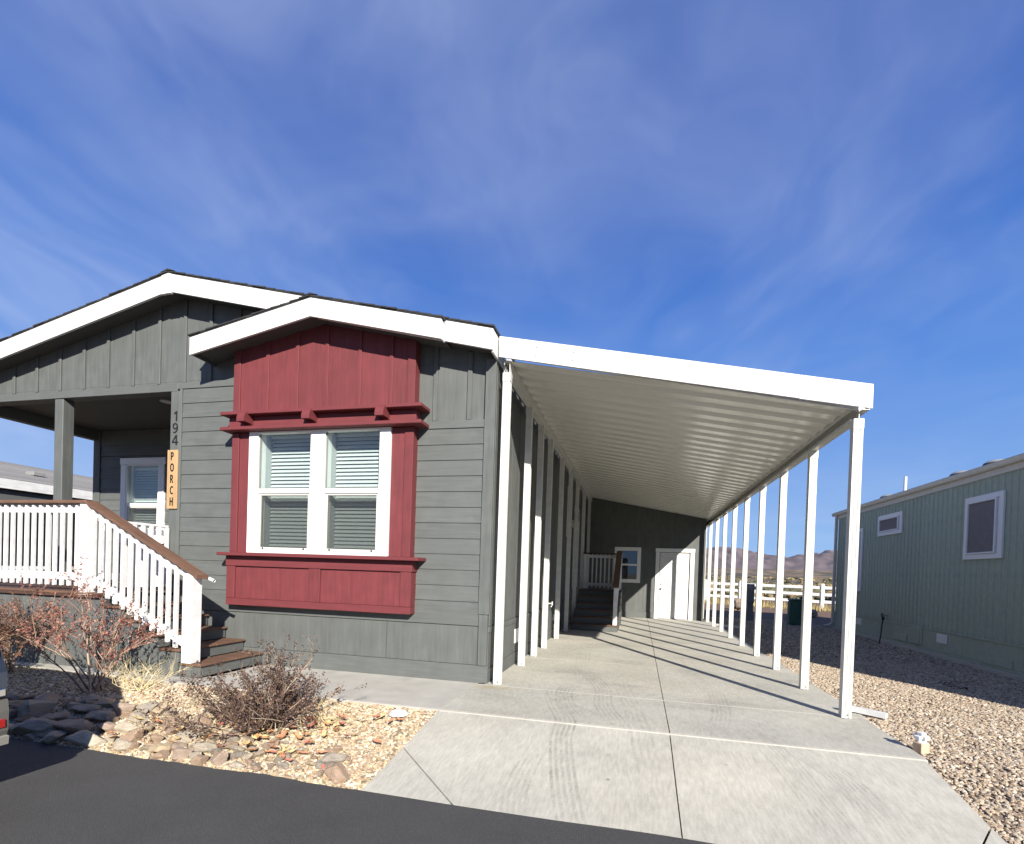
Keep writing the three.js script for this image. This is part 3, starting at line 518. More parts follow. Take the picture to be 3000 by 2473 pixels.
// --- side wall fittings: window, door, lamp, tap, vent
function sideWindow(z0, z1, y0, y1) { const w = part('side_window', house); mesh('casing', bx(0.001, 0.03, y0 - 0.09, y1 + 0.09, z0 - 0.09, z0), M.vinyl, w); mesh('casing', bx(0.001, 0.03, y0 - 0.09, y1 + 0.09, z1, z1 + 0.09), M.vinyl, w); mesh('casing', bx(0.001, 0.03, y1, y1 + 0.09, z0 + 0.001, z1 - 0.001), M.vinyl, w); mesh('casing', bx(0.001, 0.03, y0 - 0.09, y0, z0 + 0.001, z1 - 0.001), M.vinyl, w); mesh('dark_glass', bx(0.002, 0.008, y0, y1, z0 + 0.002, z1 - 0.002, 0), std({ color: lin(0.012, 0.014, 0.016), roughness: 0.05 }), w); mesh('meeting_rail', bx(0.009, 0.024, (y0 + y1) / 2 - 0.03, (y0 + y1) / 2 + 0.03, z0 + 0.002, z1 - 0.002), M.vinyl, w); }
sideWindow(-6.9, -6.35, 2.25, 3.25);
{ const d = part('side_door', house); for (const [a, b, c, e] of [[-8.62, -8.52, 0.92, 2.98], [-7.68, -7.58, 0.92, 2.98], [-8.518, -7.682, 2.98, 3.08]]) mesh('casing', bx(0.001, 0.035, c, e, a, b), M.vinyl, d); mesh('door_leaf', bx(0.001, 0.018, 0.93, 2.978, -8.518, -7.682), M.white, d); mesh('door_knob', at(new THREE.SphereGeometry(0.03, 12, 8), 0.05, 1.9, -7.76), M.screw, d); }
{ const l = part('wall_lamp', house); mesh('mount_plate', bx(0.001, 0.03, 2.48, 2.66, -7.42, -7.30), M.vinyl, l); mesh('lantern', bx(0.05, 0.16, 2.62, 2.86, -7.41, -7.31, 0.012), M.black, l); mesh('lamp_arm', bx(0.03, 0.10, 2.60, 2.618, -7.37, -7.35), M.black, l); }
{ const t = part('tap', house); mesh('tap_body', at(cyl(0.012, 0.012, 0.09, 10).rotateZ(Math.PI / 2), 0.055, 0.72, -3.95), M.white, t); mesh('tap_wheel', at(new THREE.TorusGeometry(0.035, 0.009, 6, 14).rotateY(Math.PI / 2), 0.105, 0.72, -3.95), M.white, t); mesh('tap_spout', at(cyl(0.011, 0.011, 0.06, 8), 0.09, 0.685, -3.95), M.white, t); }
{ const v = part('dryer_vent', house); mesh('hood', prism([[0.012, 0.46], [0.10, 0.36], [0.10, 0.33], [0.012, 0.33]], 'z', -4.78, -4.62), M.white, v); }
mesh('foundation_vent', bx(0.012, 0.028, 0.30, 0.50, -1.62, -1.30), M.vinyl, house);
// --- house number
const font = await new FontLoader().loadAsync('fonts/droid/droid_sans_regular.typeface.json');
const fontB = await new FontLoader().loadAsync('fonts/droid/droid_sans_bold.typeface.json');
function text(s, f, h, depth, cx, cy, z, mat, name, parent, sx = 1) {
  const g = new TextGeometry(s, { font: f, size: h / 0.72, depth, curveSegments: 8, bevelEnabled: false }); g.computeBoundingBox(); const b = g.boundingBox, k = h / (b.max.y - b.min.y);
  g.translate(-(b.min.x + b.max.x) / 2, -(b.min.y + b.max.y) / 2, 0); g.scale(k * sx, k, 1); g.translate(cx, cy, z); return mesh(name, planarUV(g), mat, parent);
}
{ const n = part('house_number', house); [['1', 3.272], ['9', 3.112], ['4', 2.948]].forEach(([c, y]) => text(c, font, 0.132, 0.008, -4.505, y, 0.0225, M.black, 'digit', n, 1.02)); }
// --- wooden sign hung below it
{ const s = thing('porch_sign', 'narrow vertical pine board sign reading PORCH on the corner trim', 'sign', [-4.515, 2.01, 0.024]);
  mesh('board', bx(-0.09, 0.078, 0, 0.80, 0, 0.022, 0.004), M.pine, s);
  'PORCH'.split('').forEach((c, i) => text(c, fontB, 0.112, 0.004, -0.006, 0.715 - i * 0.154, 0.0215, M.black, 'letter', s, 0.62)); }

// ------------------------------------------------------------------ porch deck, stairs and white railing
const deck = thing('porch_deck', 'raised porch deck with brown composite treads and white picket railing', 'deck');
const DK = 0.90, DF = 1.02;
for (let k = 0; k < 20; k++) { const z1 = DF + 0.02 - k * 0.144; mesh('deck_board', bx(-9.0, -4.46, DK - 0.026, DK, z1 - 0.139, z1 - 0.0, 0.004).translate(0, 0, 0), M.composite, deck); }
mesh('deck_edge', bx(-9.0, -4.452, DK - 0.060, DK - 0.028, DF - 0.02, DF + 0.035), M.compositeDark, deck);
for (let x = -8.98; x < -4.5; x += 0.30) mesh('deck_skirt', bx(x, Math.min(x + 0.297, -4.46), -0.05, DK - 0.062, DF - 0.04, DF - 0.012, 0.003), M.grayV[Math.floor(x * 7 + 99) % 3], deck);
mesh('deck_skirt', bx(-9.0, -8.97, -0.05, DK - 0.03, PZ + 0.05, DF - 0.042), M.grayV[1], deck);
// steps go down to the right along the wall
for (let k = 0; k < 5; k++) {
  const y = 0.755 - k * 0.148, x1 = -4.15 + k * 0.288, x0 = x1 - 0.295;
  mesh('tread', bx(x0, x1, y - 0.026, y, 0.032, 0.51, 0.005), M.composite, deck); mesh('tread', bx(x0, x1, y - 0.026, y, 0.515, DF + 0.01, 0.005), M.composite, deck);
  mesh('riser', bx(x1 - 0.05, x1 - 0.028, Math.max(0.001, y - 0.146), y - 0.028, 0.034, DF - 0.014, 0.003), M.grayH[1], deck);
  mesh('stair_skirt', bx(x0 - 0.03 + 0.005, x1 - 0.052, 0.001, y - 0.028, DF - 0.04, DF - 0.016, 0.003), M.grayV[2], deck);
}
mesh('riser', bx(-4.475, -4.458, 0.60, DK - 0.062, 0.034, DF - 0.014, 0.003), M.grayH[1], deck);
// railing on the near side
const RZ = 0.975;
function picket(parent, x, y0, y1, z, w = 0.036) { mesh('baluster', bx(x - w / 2, x + w / 2, y0, y1, z - w / 2, z + w / 2, 0.004), M.rail, parent); }
const rl = part('railing', deck);
mesh('post', bx(-4.775, -4.655, DK - 0.04, 1.948, RZ - 0.06, RZ + 0.062, 0.006), M.rail, rl);
mesh('post', bx(-3.255, -3.120, 0.165, 1.172, RZ - 0.068, RZ + 0.068, 0.006), M.rail, rl);
mesh('post', bx(-7.0, -6.88, DK, 1.948, RZ - 0.06, RZ + 0.062, 0.006), M.rail, rl);
mesh('cap_rail', bx(-9.0, -4.66, 1.950, 1.990, RZ - 0.075, RZ + 0.078, 0.006), M.composite, rl);
mesh('rail_board', bx(-9.0, -4.778, 1.845, 1.925, RZ - 0.040, RZ - 0.002), M.rail, rl); mesh('rail_board', bx(-9.0, -4.778, 1.035, 1.125, RZ - 0.040, RZ - 0.002), M.rail, rl);
for (let x = -4.86; x > -8.95; x -= 0.1155) picket(rl, x, 0.965, 1.945, RZ + 0.019);
{ // sloping part
  const xa = -4.655, xb = -3.05, sl = -0.513, yc = x => 1.99 + sl * (x - xa + 0.02);
  mesh('cap_rail', prism([[xa, yc(xa) - 0.002], [xb, yc(xb)], [xb, yc(xb) - 0.04], [xa, yc(xa) - 0.042]], 'z', RZ - 0.075, RZ + 0.078), M.composite, rl);
  const y2 = x => yc(x) - 0.065; for (const [o, h] of [[0, 0.09], [0.80, 0.09]]) mesh('rail_board', prism([[xa + 0.002, y2(xa) - o], [-3.257, y2(-3.257) - o], [-3.257, y2(-3.257) - o - h], [xa + 0.002, y2(xa) - o - h]], 'z', RZ - 0.040, RZ - 0.002), M.rail, rl);
  for (let x = -4.60; x < -3.30; x += 0.1105) mesh('baluster', prism([[x - 0.018, yc(x - 0.018) - 0.045], [x + 0.018, yc(x + 0.018) - 0.045], [x + 0.018, yc(x) - 1.005], [x - 0.018, yc(x) - 0.995]], 'z', RZ + 0.001, RZ + 0.037), M.rail, rl);
}
// white grab rail inside the railing
{ const h = part('grab_rail', deck); mesh('pipe', tube([[-4.55, 1.87, 0.875], [-3.7, 1.44, 0.875], [-3.10, 1.13, 0.875], [-2.99, 1.095, 0.875]], 0.019, 0.019, 10), M.rail, h); for (const x of [-4.2, -3.2]) mesh('pipe_bracket', bx(x - 0.012, x + 0.012, 1.60 + (-4.0 - x) * 0.51 - 0.05, 1.60 + (-4.0 - x) * 0.51 + 0.01, 0.876, 0.934), M.rail, h); }
{ const gt = thing('stair_gate', 'white picket gate across the top of the porch stairs', 'gate', [-4.615, DK + 0.05, 0.03]);
  mesh('cap', bx(-0.05, 0.05, 0.80, 0.832, 0, 0.92), M.rail, gt); mesh('rail_board', bx(0.0, 0.03, 0.69, 0.77, 0.0, 0.90), M.rail, gt); mesh('rail_board', bx(0.0, 0.03, 0.10, 0.18, 0.0, 0.90), M.rail, gt);
  for (let z = 0.03; z < 0.92; z += 0.1155) mesh('baluster', bx(0.031, 0.071, 0, 0.798, z - 0.02, z + 0.02), M.rail, gt); }

// ------------------------------------------------------------------ carport
const carport = thing('carport', 'long white metal carport with corrugated roof on slim posts', 'carport');
const CZ1 = -13.6, ceil = x => 3.742 - 0.1915 * (x - 0.05);
{ // roof pans: corrugations run down the slope, each pan a part
  const pw_ = 0.305, x0 = 0.07, x1 = 3.73;
  for (let z = 0.02, k = 0; z > CZ1; z -= pw_, k++) {
    const prof = []; prof.push([0, 0], [0.135, 0], [0.160, 0.038], [0.278, 0.038], [pw_ - 0.0005, 0]);
    const out = []; const zz = a => z - a, P = (x, a, h) => [x, ceil(x) + h, zz(a)];
    for (let i = 0; i + 1 < prof.length; i++) { const [a, h] = prof[i], [b, q] = prof[i + 1]; out.push(...quad(P(x0, a, h), P(x0, b, q), P(x1, b, q), P(x1, a, h)), ...quad(P(x0, a, h + 0.003), P(x1, a, h + 0.003), P(x1, b, q + 0.003), P(x0, b, q + 0.003))); }
    mesh('roof_pan', tris(out), M.pan, carport);
  }
}
// fascia boards with screws
{
  const F = (x, t) => 3.985 - 0.2095 * (x - 0.05) - t, fz = x => 0.085 + 0.030 * x;
  const board = (xa, xb) => { const o = []; const v = (x, t, d) => [x, F(x, t), fz(x) - d]; const A = v(xa, 0, 0), B = v(xb, 0, 0), C = v(xb, 0.228, 0), D = v(xa, 0.232, 0), A2 = v(xa, 0, 0.018), B2 = v(xb, 0, 0.018), C2 = v(xb, 0.228, 0.018), D2 = v(xa, 0.232, 0.018); o.push(...quad(D, C, B, A), ...quad(A2, B2, C2, D2), ...quad(A, B, B2, A2), ...quad(D2, C2, C, D), ...quad(A, A2, D2, D), ...quad(B, C, C2, B2)); const m = mesh('fascia_board', tris(o), M.whiteWood, carport); return m; };
  const b1 = board(0.055, 3.150), b2 = board(3.154, 3.785);
  for (const x of [0.12, 0.50, 0.92, 1.36, 1.74, 2.14, 2.58, 3.06, 3.20, 3.50, 3.70]) for (const t of [0.07, 0.155]) mesh('screw', at(cyl(0.0075, 0.0075, 0.006, 8).rotateX(Math.PI / 2), x - t * 0.1, F(x, t), fz(x) + 0.002), M.screw, x < 3.15 ? b1 : b2);
  mesh('fascia_backing', prism([[0.06, F(0.06, 0.04)], [3.78, F(3.78, 0.04)], [3.78, F(3.78, 0.215)], [0.06, F(0.06, 0.215)]], 'z', 0.022, 0.060), M.metal, carport);
}
// beams: a C-channel over each row of posts, gutter outside
const chan = (x, yt, h, w, z0, z1) => merge([bx(x - w / 2, x + w / 2, yt - 0.006, yt, z0, z1, 0), bx(x - w / 2, x + w / 2, yt - h, yt - h + 0.006, z0, z1, 0), bx(x + w / 2 - 0.006, x + w / 2, yt - h + 0.007, yt - 0.007, z0, z1, 0), bx(x - w / 2, x - w / 2 + 0.006, yt - h + 0.007, yt - h + 0.035, z0, z1, 0), bx(x - w / 2, x - w / 2 + 0.006, yt - 0.035, yt - 0.007, z0, z1, 0)]);
mesh('beam', chan(3.690, ceil(3.69) - 0.008, 0.150, 0.075, CZ1, 0.055), M.metal, carport);
mesh('beam', chan(0.140, ceil(0.14) - 0.008, 0.135, 0.070, CZ1, 0.030).scale(1, 1, 1), M.metal, carport);
mesh('wall_hanger', bx(0.022, 0.075, ceil(0.05) + 0.052, ceil(0.05) + 0.14, CZ1, 0.02), M.metal, carport);
mesh('gutter', merge([bx(3.731, 3.800, ceil(3.73) - 0.045, ceil(3.73) - 0.040, CZ1, 0.10, 0), bx(3.794, 3.800, ceil(3.73) - 0.039, ceil(3.73) + 0.06, CZ1, 0.10, 0)]), M.metal, carport);
// posts: square tubes with pressed grooves on each face
function postGeo(h, w = 0.084) {
  const a = w / 2, g = 0.010, d = 0.006, poly = [];
  const side = (rot) => { const pts = [[-a, a], [-a * 0.36 - g / 2, a], [-a * 0.36 - g / 2 + 0.002, a - d], [-a * 0.36 + g / 2 - 0.002, a - d], [-a * 0.36 + g / 2, a], [a * 0.36 - g / 2, a], [a * 0.36 - g / 2 + 0.002, a - d], [a * 0.36 + g / 2 - 0.002, a - d], [a * 0.36 + g / 2, a]]; for (const [x, y] of pts) { const c = Math.cos(rot), s = Math.sin(rot); poly.push([x * c + y * s, -x * s + y * c]); } };
  for (let k = 0; k < 4; k++) side(k * Math.PI / 2);
  return prism(poly, 'y', 0, h);
}
function post(x, z, h) {
  const p = mesh('post', postGeo(h), M.metal, carport); p.position.set(x, 0.001, z);
  mesh('foot_bolt', at(cyl(0.011, 0.011, 0.014, 8).rotateX(Math.PI / 2), 0.014, 0.035, 0.046), M.screw, p);
  mesh('foot_bracket', bx(-0.034, 0.034, 0, 0.006, 0.043, 0.072, 0.001), M.screw, p);
  mesh('head_bracket', bx(-0.046, 0.046, h - 0.10, h - 0.004, -0.047, 0.047, 0.002), M.metal, p);
}
for (let k = 0; k < 11; k++) post(3.690, 0.110 - k * 1.2987, ceil(3.69) - 0.150);
for (const z of [-0.006, -1.254, -2.139, -3.025, -4.401, -5.748, -7.06, -8.62, -10.2]) post(0.140, z, ceil(0.14) - 0.138);

// ------------------------------------------------------------------ shed at the back of the carport
const shed = thing('shed', 'dark grey shed with white door closing the far end of the carport', 'shed');
{
  const z = -10.64, x0 = 0.03, x1 = 3.595, dw = { x0: 2.29, x1: 3.18, y1: 2.04 }, ww = { x0: 1.04, x1: 1.62, y0: 1.18, y1: 2.06 };
  const wall = (a, b, c, d) => mesh('wall_panel', prism([[a, c], [b, c], [b, d ?? ceil(b) - 0.004], [a, d ?? ceil(a) - 0.004]], 'z', z - 0.09, z), M.grayV[Math.floor(rnd() * 3)], shed);
  wall(x0, 0.52, 0.001); wall(0.523, ww.x0, 0.001); wall(ww.x0, ww.x1, 0.001, ww.y0); wall(ww.x0, ww.x1, ww.y1); wall(ww.x1, dw.x0, 0.001); wall(dw.x0, dw.x1, dw.y1); wall(dw.x1, x1, 0.001);
  for (let x = 0.22; x < 3.58; x += 0.203) if (!(x > 0.9 && x < 1.76) && !(x > 2.15 && x < 3.32)) mesh('siding_groove', bx(x - 0.005, x + 0.005, 0.20, ceil(x) - 0.02, z - 0.002, z + 0.003, 0.001), M.grayV[0], shed);
  mesh('base_board', bx(x0, 2.165, 0.002, 0.18, z + 0.001, z + 0.02), M.grayH[2], shed); mesh('corner_trim', bx(3.50, x1 + 0.012, 0.002, ceil(x1) - 0.02, z + 0.001, z + 0.022), M.grayV[1], shed);
  mesh('wall_panel', bx(x1 - 0.08, x1 + 0.008, 0.001, ceil(x1) - 0.02, CZ1 + 0.1, z - 0.091, 0), M.grayV[1], shed); mesh('wall_panel', bx(x0, x1, 0.001, 3.02, CZ1, CZ1 + 0.08, 0), M.grayV[1], shed);
  for (const [a, b, c, d] of [[2.175, 2.288, 0.002, 2.038], [3.182, 3.30, 0.002, 2.038], [2.165, 3.31, 2.042, 2.155]]) mesh('door_casing', bx(a, b, c, d, z + 0.001, z + 0.03), M.vinyl, shed);
  const door = part('door', shed); mesh('door_leaf', bx(2.305, 3.165, 0.02, 2.03, z - 0.06, z - 0.025, 0.003), M.white, door);
  for (const [a, b] of [[2.43, 2.66], [2.81, 3.04]]) for (const [c, d] of [[0.24, 0.86], [1.02, 1.55], [1.70, 1.88]]) { mesh('door_panel', bx(a, b, c, d, z - 0.026, z - 0.013, 0.006), M.white, door); mesh('door_panel', bx(a + 0.035, b - 0.035, c + 0.035, d - 0.035, z - 0.014, z - 0.006, 0.004), M.white, door); }
  mesh('door_knob', at(new THREE.SphereGeometry(0.032, 14, 10), 2.37, 0.93, z + 0.02), M.screw, door); mesh('deadbolt', at(cyl(0.026, 0.026, 0.03, 14).rotateX(Math.PI / 2), 2.37, 1.07, z - 0.01), M.screw, door); mesh('threshold', bx(2.29, 3.18, 0.001, 0.018, z - 0.08, z + 0.03), M.screw, shed);
  const win = part('window', shed); for (const [a, b, c, d] of [[0.93, 1.04, 1.07, 2.17], [1.62, 1.73, 1.07, 2.17], [1.041, 1.619, 2.06, 2.17], [1.041, 1.619, 1.07, 1.18]]) mesh('casing', bx(a, b, c, d, z + 0.001, z + 0.03), M.vinyl, win);
  mesh('meeting_rail', bx(1.041, 1.619, 1.60, 1.655, z - 0.03, z + 0.01), M.vinyl, win); mesh('glass_pane', bx(1.041, 1.619, 1.656, 2.058, z - 0.03, z - 0.026, 0), M.glass, win); mesh('glass_pane', bx(1.041, 1.619, 1.182, 1.598, z - 0.03, z - 0.026, 0), M.glass, win);
  mesh('floor', bx(x0, x1, -0.05, -0.002, CZ1, z - 0.09, 0), M.room, shed);
}
// ------------------------------------------------------------------ side stairs in the carport
const sst = thing('side_stairs', 'grey side stairs with brown treads and white rail inside the carport', 'stairs');
{
  const X0 = 0.20, X1 = 1.26, n = 6;
  for (let k = 0; k < n; k++) { const y = 0.15 * (k + 1), z1 = -6.12 - k * 0.27, zb = k === n - 1 ? -8.62 : z1 - 0.285; mesh('tread', bx(X0, X1 + 0.015, y - 0.026, y, zb, z1, 0.005), k === n - 1 ? M.compositeDark : M.composite, sst); mesh('riser', bx(X0, X1 - 0.012, Math.max(0.001, y - 0.148), y - 0.028, z1 - 0.045, z1 - 0.025, 0.003), M.grayH[1], sst); mesh('side_panel', bx(X1 - 0.010, X1, 0.001, y - 0.028, zb + 0.012, z1 - 0.027, 0.002), M.grayV[1], sst); }
  mesh('post', bx(1.145, 1.235, 0.152, 1.03, -6.26, -6.17, 0.005), M.rail, sst); mesh('post', bx(1.145, 1.235, 0.902, 1.85, -7.66, -7.57, 0.005), M.rail, sst); mesh('post', bx(1.145, 1.235, 0.902, 1.85, -8.60, -8.51, 0.005), M.rail, sst); mesh('post', bx(0.20, 0.28, 0.902, 1.85, -8.60, -8.51, 0.005), M.rail, sst);
  const yc = z => 1.07 + (-6.15 - z) * 0.556; mesh('cap_rail', prism([[-6.10, yc(-6.10)], [-7.66, yc(-7.66)], [-7.66, yc(-7.66) - 0.035], [-6.10, yc(-6.10) - 0.035]], 'x', 1.12, 1.26), M.composite, sst);
  mesh('cap_rail', bx(1.12, 1.26, 1.853, 1.888, -8.62, -7.665), M.composite, sst); mesh('cap_rail', bx(0.18, 1.118, 1.853, 1.888, -8.62, -8.48), M.compositeDark, sst);
  for (const y of [1.79, 1.02]) mesh('rail_board', bx(0.282, 1.143, y - 0.04, y + 0.04, -8.555, -8.53), M.rail, sst);
  for (let x = 0.33; x < 1.13; x += 0.1125) mesh('baluster', bx(x - 0.018, x + 0.018, 0.93, 1.85, -8.528, -8.492), M.rail, sst);
  for (let z = -7.75; z > -8.5; z -= 0.115) mesh('baluster', bx(1.178, 1.214, 0.95, 1.852, z - 0.018, z + 0.018), M.rail, sst);
  for (let k = 0; k < 11; k++) { const z = -6.37 - k * 0.112; mesh('baluster', bx(1.178, 1.214, yc(z) - 0.92, yc(z) - 0.036, z - 0.018, z + 0.018), M.rail, sst); }
  for (const o of [0.06, 0.80]) mesh('rail_board', prism([[-6.262, yc(-6.262) - o], [-7.568, yc(-7.568) - o], [-7.568, yc(-7.568) - o - 0.08], [-6.262, yc(-6.262) - o - 0.08]], 'x', 1.150, 1.175), M.rail, sst);
}
// downspout ends lying on the gravel
{ const d = (label, pts) => { const g = thing('downspout', label, 'downspout', [pts[0][0], 0, pts[0][2]], 'carport downspouts'); const q = pts.map(p => [p[0] - pts[0][0], p[1], p[2] - pts[0][2]]); mesh('pipe', boxTube(q, 0.062, 0.05), M.white, g); };
  function boxTube(p, w, h) { const out = [], sec = p.map((a, i) => { const b = p[Math.min(i + 1, p.length - 1)], c = p[Math.max(i - 1, 0)], t = new THREE.Vector3(b[0] - c[0], 0, b[2] - c[2]).normalize(), s = new THREE.Vector3(-t.z, 0, t.x); return [[-1, 0], [1, 0], [1, 1], [-1, 1]].map(([u, v]) => [a[0] + s.x * u * w / 2, a[1] + v * h, a[2] + s.z * u * w / 2]); }); for (let i = 0; i + 1 < sec.length; i++) for (let k = 0; k < 4; k++) { const m = (k + 1) % 4; out.push(...quad(sec[i][k], sec[i][m], sec[i + 1][m], sec[i + 1][k])); } out.push(...quad(...sec[0]), ...quad(...[...sec[sec.length - 1]].reverse())); return tris(out); }
  d('white downspout end lying on gravel beside the nearest carport post', [[3.76, 0.012, 0.02], [3.86, 0.012, -0.13], [4.08, 0.006, 0.03]].map((p, i) => i === 0 ? [3.775, 0.02, -0.14] : i === 1 ? [3.86, 0.012, -0.13] : p));
  d('white downspout end on the ground by the farthest carport posts', [[3.775, 0.02, -9.1], [3.90, 0.012, -9.0], [4.30, 0.006, -8.75]]); }

// ------------------------------------------------------------------ green house next door
{
  const h = thing('green_house', 'pale green manufactured house with ribbed siding and white screened windows on the right', 'house');
  const X = 7.13, ZA = 1.15, ZB = -10.6, green = k => std({ color: lin(0.345 * k, 0.395 * k, 0.315 * k), map: speck, roughness: 0.75 }), gm = [green(0.97), green(1), green(1.03)];
  const trim = std({ color: lin(0.60, 0.56, 0.48), map: speck, roughness: 0.6 }), wt = std({ color: lin(0.66, 0.66, 0.66), roughness: 0.5 });
  const rib = (z0, z1, y0, y1) => { const prof = [], out = []; let z = z0; while (z > z1 + 0.01) { prof.push([z, 0], [z - 0.045, 0], [z - 0.058, 0.014], [z - 0.088, 0.014], [z - 0.101, 0]); z -= 0.152; } prof.push([z1, 0]); const pr = prof.filter(p => p[0] >= z1 - 1e-6); for (let i = 0; i + 1 < pr.length; i++) { const [a, d] = pr[i], [b, e] = pr[i + 1]; out.push(...quad([X - d, y0, a], [X - d, y1, a], [X - e, y1, b], [X - e, y0, b])); } return tris(out); };
  const wins = [[-4.62, -3.82, 1.85, 2.73], [-7.95, -6.98, 2.49, 2.79], [-9.75, -8.95, 1.18, 2.60]];
  // siding in sheets of eight ribs
  for (let z = ZA, k = 0; z > ZB + 0.05; z -= 1.216, k++) mesh('siding_panel', rib(z, Math.max(z - 1.216, ZB), 0.48, 3.16), gm[k % 3], h);
  mesh('wall', bx(X + 0.002, X + 0.08, 0, 3.2, ZB, ZA, 0), gm[1], h);
  mesh('wall', bx(X + 0.082, X + 4.2, 0, 3.2, ZA - 0.08, ZA, 0), gm[1], h); mesh('wall', bx(X + 0.082, X + 4.2, 0, 3.2, ZB, ZB + 0.08, 0), gm[1], h); mesh('wall', bx(X + 4.202, X + 4.28, 0, 3.2, ZB, ZA, 0), gm[1], h);
  for (let z = ZA, k = 0; z > ZB + 0.05; z -= 1.45, k++) { const e = Math.max(z - 1.446, ZB); mesh('skirt_panel', bx(X - 0.012, X, 0.10, 0.45, e, z, 0.003), gm[(k + 1) % 3], h); mesh('skirt_base', bx(X - 0.022, X, 0.05, 0.098, e, z, 0.003), gm[k % 3], h); }
  mesh('skirt_cap', bx(X - 0.026, X + 0.001, 0.452, 0.478, ZB, ZA), gm[2], h); mesh('footing', bx(X - 0.06, X + 0.01, -0.05, 0.048, ZB, ZA), M.walk, h);
  mesh('frieze', bx(X - 0.024, X, 3.08, 3.20, ZB - 0.02, ZA), trim, h); mesh('soffit', bx(X - 0.040, X + 0.01, 3.202, 3.212, ZB - 0.1, ZA + 0.2), trim, h);
  mesh('gutter', prism([[X - 0.042, 3.180], [X - 0.072, 3.180], [X - 0.09, 3.205], [X - 0.100, 3.268], [X - 0.088, 3.268], [X - 0.08, 3.212], [X - 0.042, 3.19]], 'z', ZB - 0.28, ZA + 0.3), trim, h);
  mesh('fascia', bx(X - 0.041, X - 0.026, 3.214, 3.270, ZB - 0.26, ZA + 0.28), trim, h);
  const rf = mesh('roof', prism([[X - 0.06, 3.285], [X + 2.15, 3.68], [X + 4.5, 3.30], [X + 4.5, 3.26], [X - 0.06, 3.272]], 'z', ZB - 0.25, ZA + 0.25), M.shingle[2], h);
  // roof vents: low drum with overhanging cap
  const vm = std({ color: lin(0.10, 0.10, 0.10), roughness: 0.5, metalness: 0.3 }), cm = std({ color: lin(0.42, 0.42, 0.40), roughness: 0.4, metalness: 0.5 });
  for (const z of [-9.9, -6.72, -5.66]) { const v = part('roof_vent', h), x = X + 0.95, y = 3.19; mesh('drum', at(cyl(0.16, 0.18, 0.36, 20), x, y + 0.18, z), vm, v); mesh('cap', at(cyl(0.21, 0.235, 0.06, 24), x, y + 0.385, z), vm, v); mesh('lid', at(cyl(0.15, 0.21, 0.045, 24), x, y + 0.445, z), cm, v); }
  mesh('vent_pipe', at(cyl(0.035, 0.035, 0.55, 12), X + 0.95, 3.72, -9.1), wt, h);
  // windows: flat trim, proud screen frame
  for (const [z0, z1, y0, y1] of wins) { const w = part('window', h), t = 0.085;
    mesh('casing', bx(X - 0.036, X - 0.002, y0 - t, y1 + t, z0 - t, z0), wt, w); mesh('casing', bx(X - 0.036, X - 0.002, y0 - t, y1 + t, z1, z1 + t), wt, w); mesh('casing', bx(X - 0.036, X - 0.002, y1, y1 + t, z0 + 0.001, z1 - 0.001), wt, w); mesh('casing', bx(X - 0.036, X - 0.002, y0 - t, y0, z0 + 0.001, z1 - 0.001), wt, w);
    mesh('screen', bx(X - 0.030, X - 0.026, y0 + 0.03, y1 - 0.03, z0 + 0.03, z1 - 0.09, 0), M.solarScreen, w);
    for (const [a, b, c, d] of [[z0 + 0.002, z0 + 0.028, y0 + 0.002, y1 - 0.002], [z1 - 0.088, z1 - 0.062, y0 + 0.002, y1 - 0.002], [z0 + 0.03, z1 - 0.09, y1 - 0.028, y1 - 0.002], [z0 + 0.03, z1 - 0.09, y0 + 0.002, y0 + 0.028]]) mesh('screen_frame', bx(X - 0.052, X - 0.018, c, d, a, b, 0.003), wt, w); mesh('side_strip', bx(X - 0.022, X - 0.004, y0, y1, z1 - 0.06, z1 - 0.001), wt, w); }
  for (const z of [-5.42, -9.1]) { const v = part('skirt_vent', h); mesh('vent_plate', bx(X - 0.022, X - 0.013, 0.255, 0.42, z, z + 0.33), wt, v); for (let k = 0; k < 7; k++) mesh('louvre', bx(X - 0.028, X - 0.022, 0.27 + k * 0.021, 0.28 + k * 0.021, z + 0.025, z + 0.305, 0.001), wt, v); }
  { const a = part('access_panel', h); mesh('panel', bx(X - 0.030, X - 0.013, 0.12, 0.50, -6.4, -5.92), gm[2], a); mesh('panel_frame', bx(X - 0.040, X - 0.031, 0.14, 0.44, -6.34, -5.98), gm[0], a); }
  mesh('access_panel', bx(X - 0.030, X - 0.013, 0.12, 0.26, -7.02, -6.5), gm[2], h); mesh('access_panel', bx(X - 0.030, X - 0.013, 0.10, 0.23, -4.0, -3.4), gm[2], h);
  { const d = part('downspout', h); mesh('pipe', bx(X - 0.075, X - 0.005, 0.16, 3.2, ZB - 0.08, ZB - 0.01, 0.008), trim, d); mesh('elbow', tube([[X - 0.04, 0.22, ZB - 0.045], [X - 0.06, 0.12, ZB - 0.045], [X - 0.15, 0.06, ZB - 0.03], [X - 0.28, 0.04, ZB]], 0.04, 0.04, 8), trim, d); }
  { const t = part('tap', h); mesh('tap_body', at(cyl(0.014, 0.014, 0.10, 10).rotateZ(Math.PI / 2), X - 0.06, 0.60, -7.40), M.screw, t); mesh('tap_wheel', at(new THREE.TorusGeometry(0.04, 0.010, 6, 14).rotateY(Math.PI / 2), X - 0.12, 0.60, -7.40), M.dark, t); mesh('vacuum_breaker', at(cyl(0.03, 0.025, 0.07, 12), X - 0.10, 0.53, -7.40), M.dark, t); }
  tag(mesh('garden_hose', tube([[X - 0.10, 0.50, -7.40], [X - 0.13, 0.42, -7.36], [X - 0.22, 0.18, -7.18], [X - 0.31, 0.0, -7.02], [X - 0.36, -0.004, -6.9]], 0.015, 0.015, 8), M.black), 'short black hose hanging from the tap on the green house', 'hose');
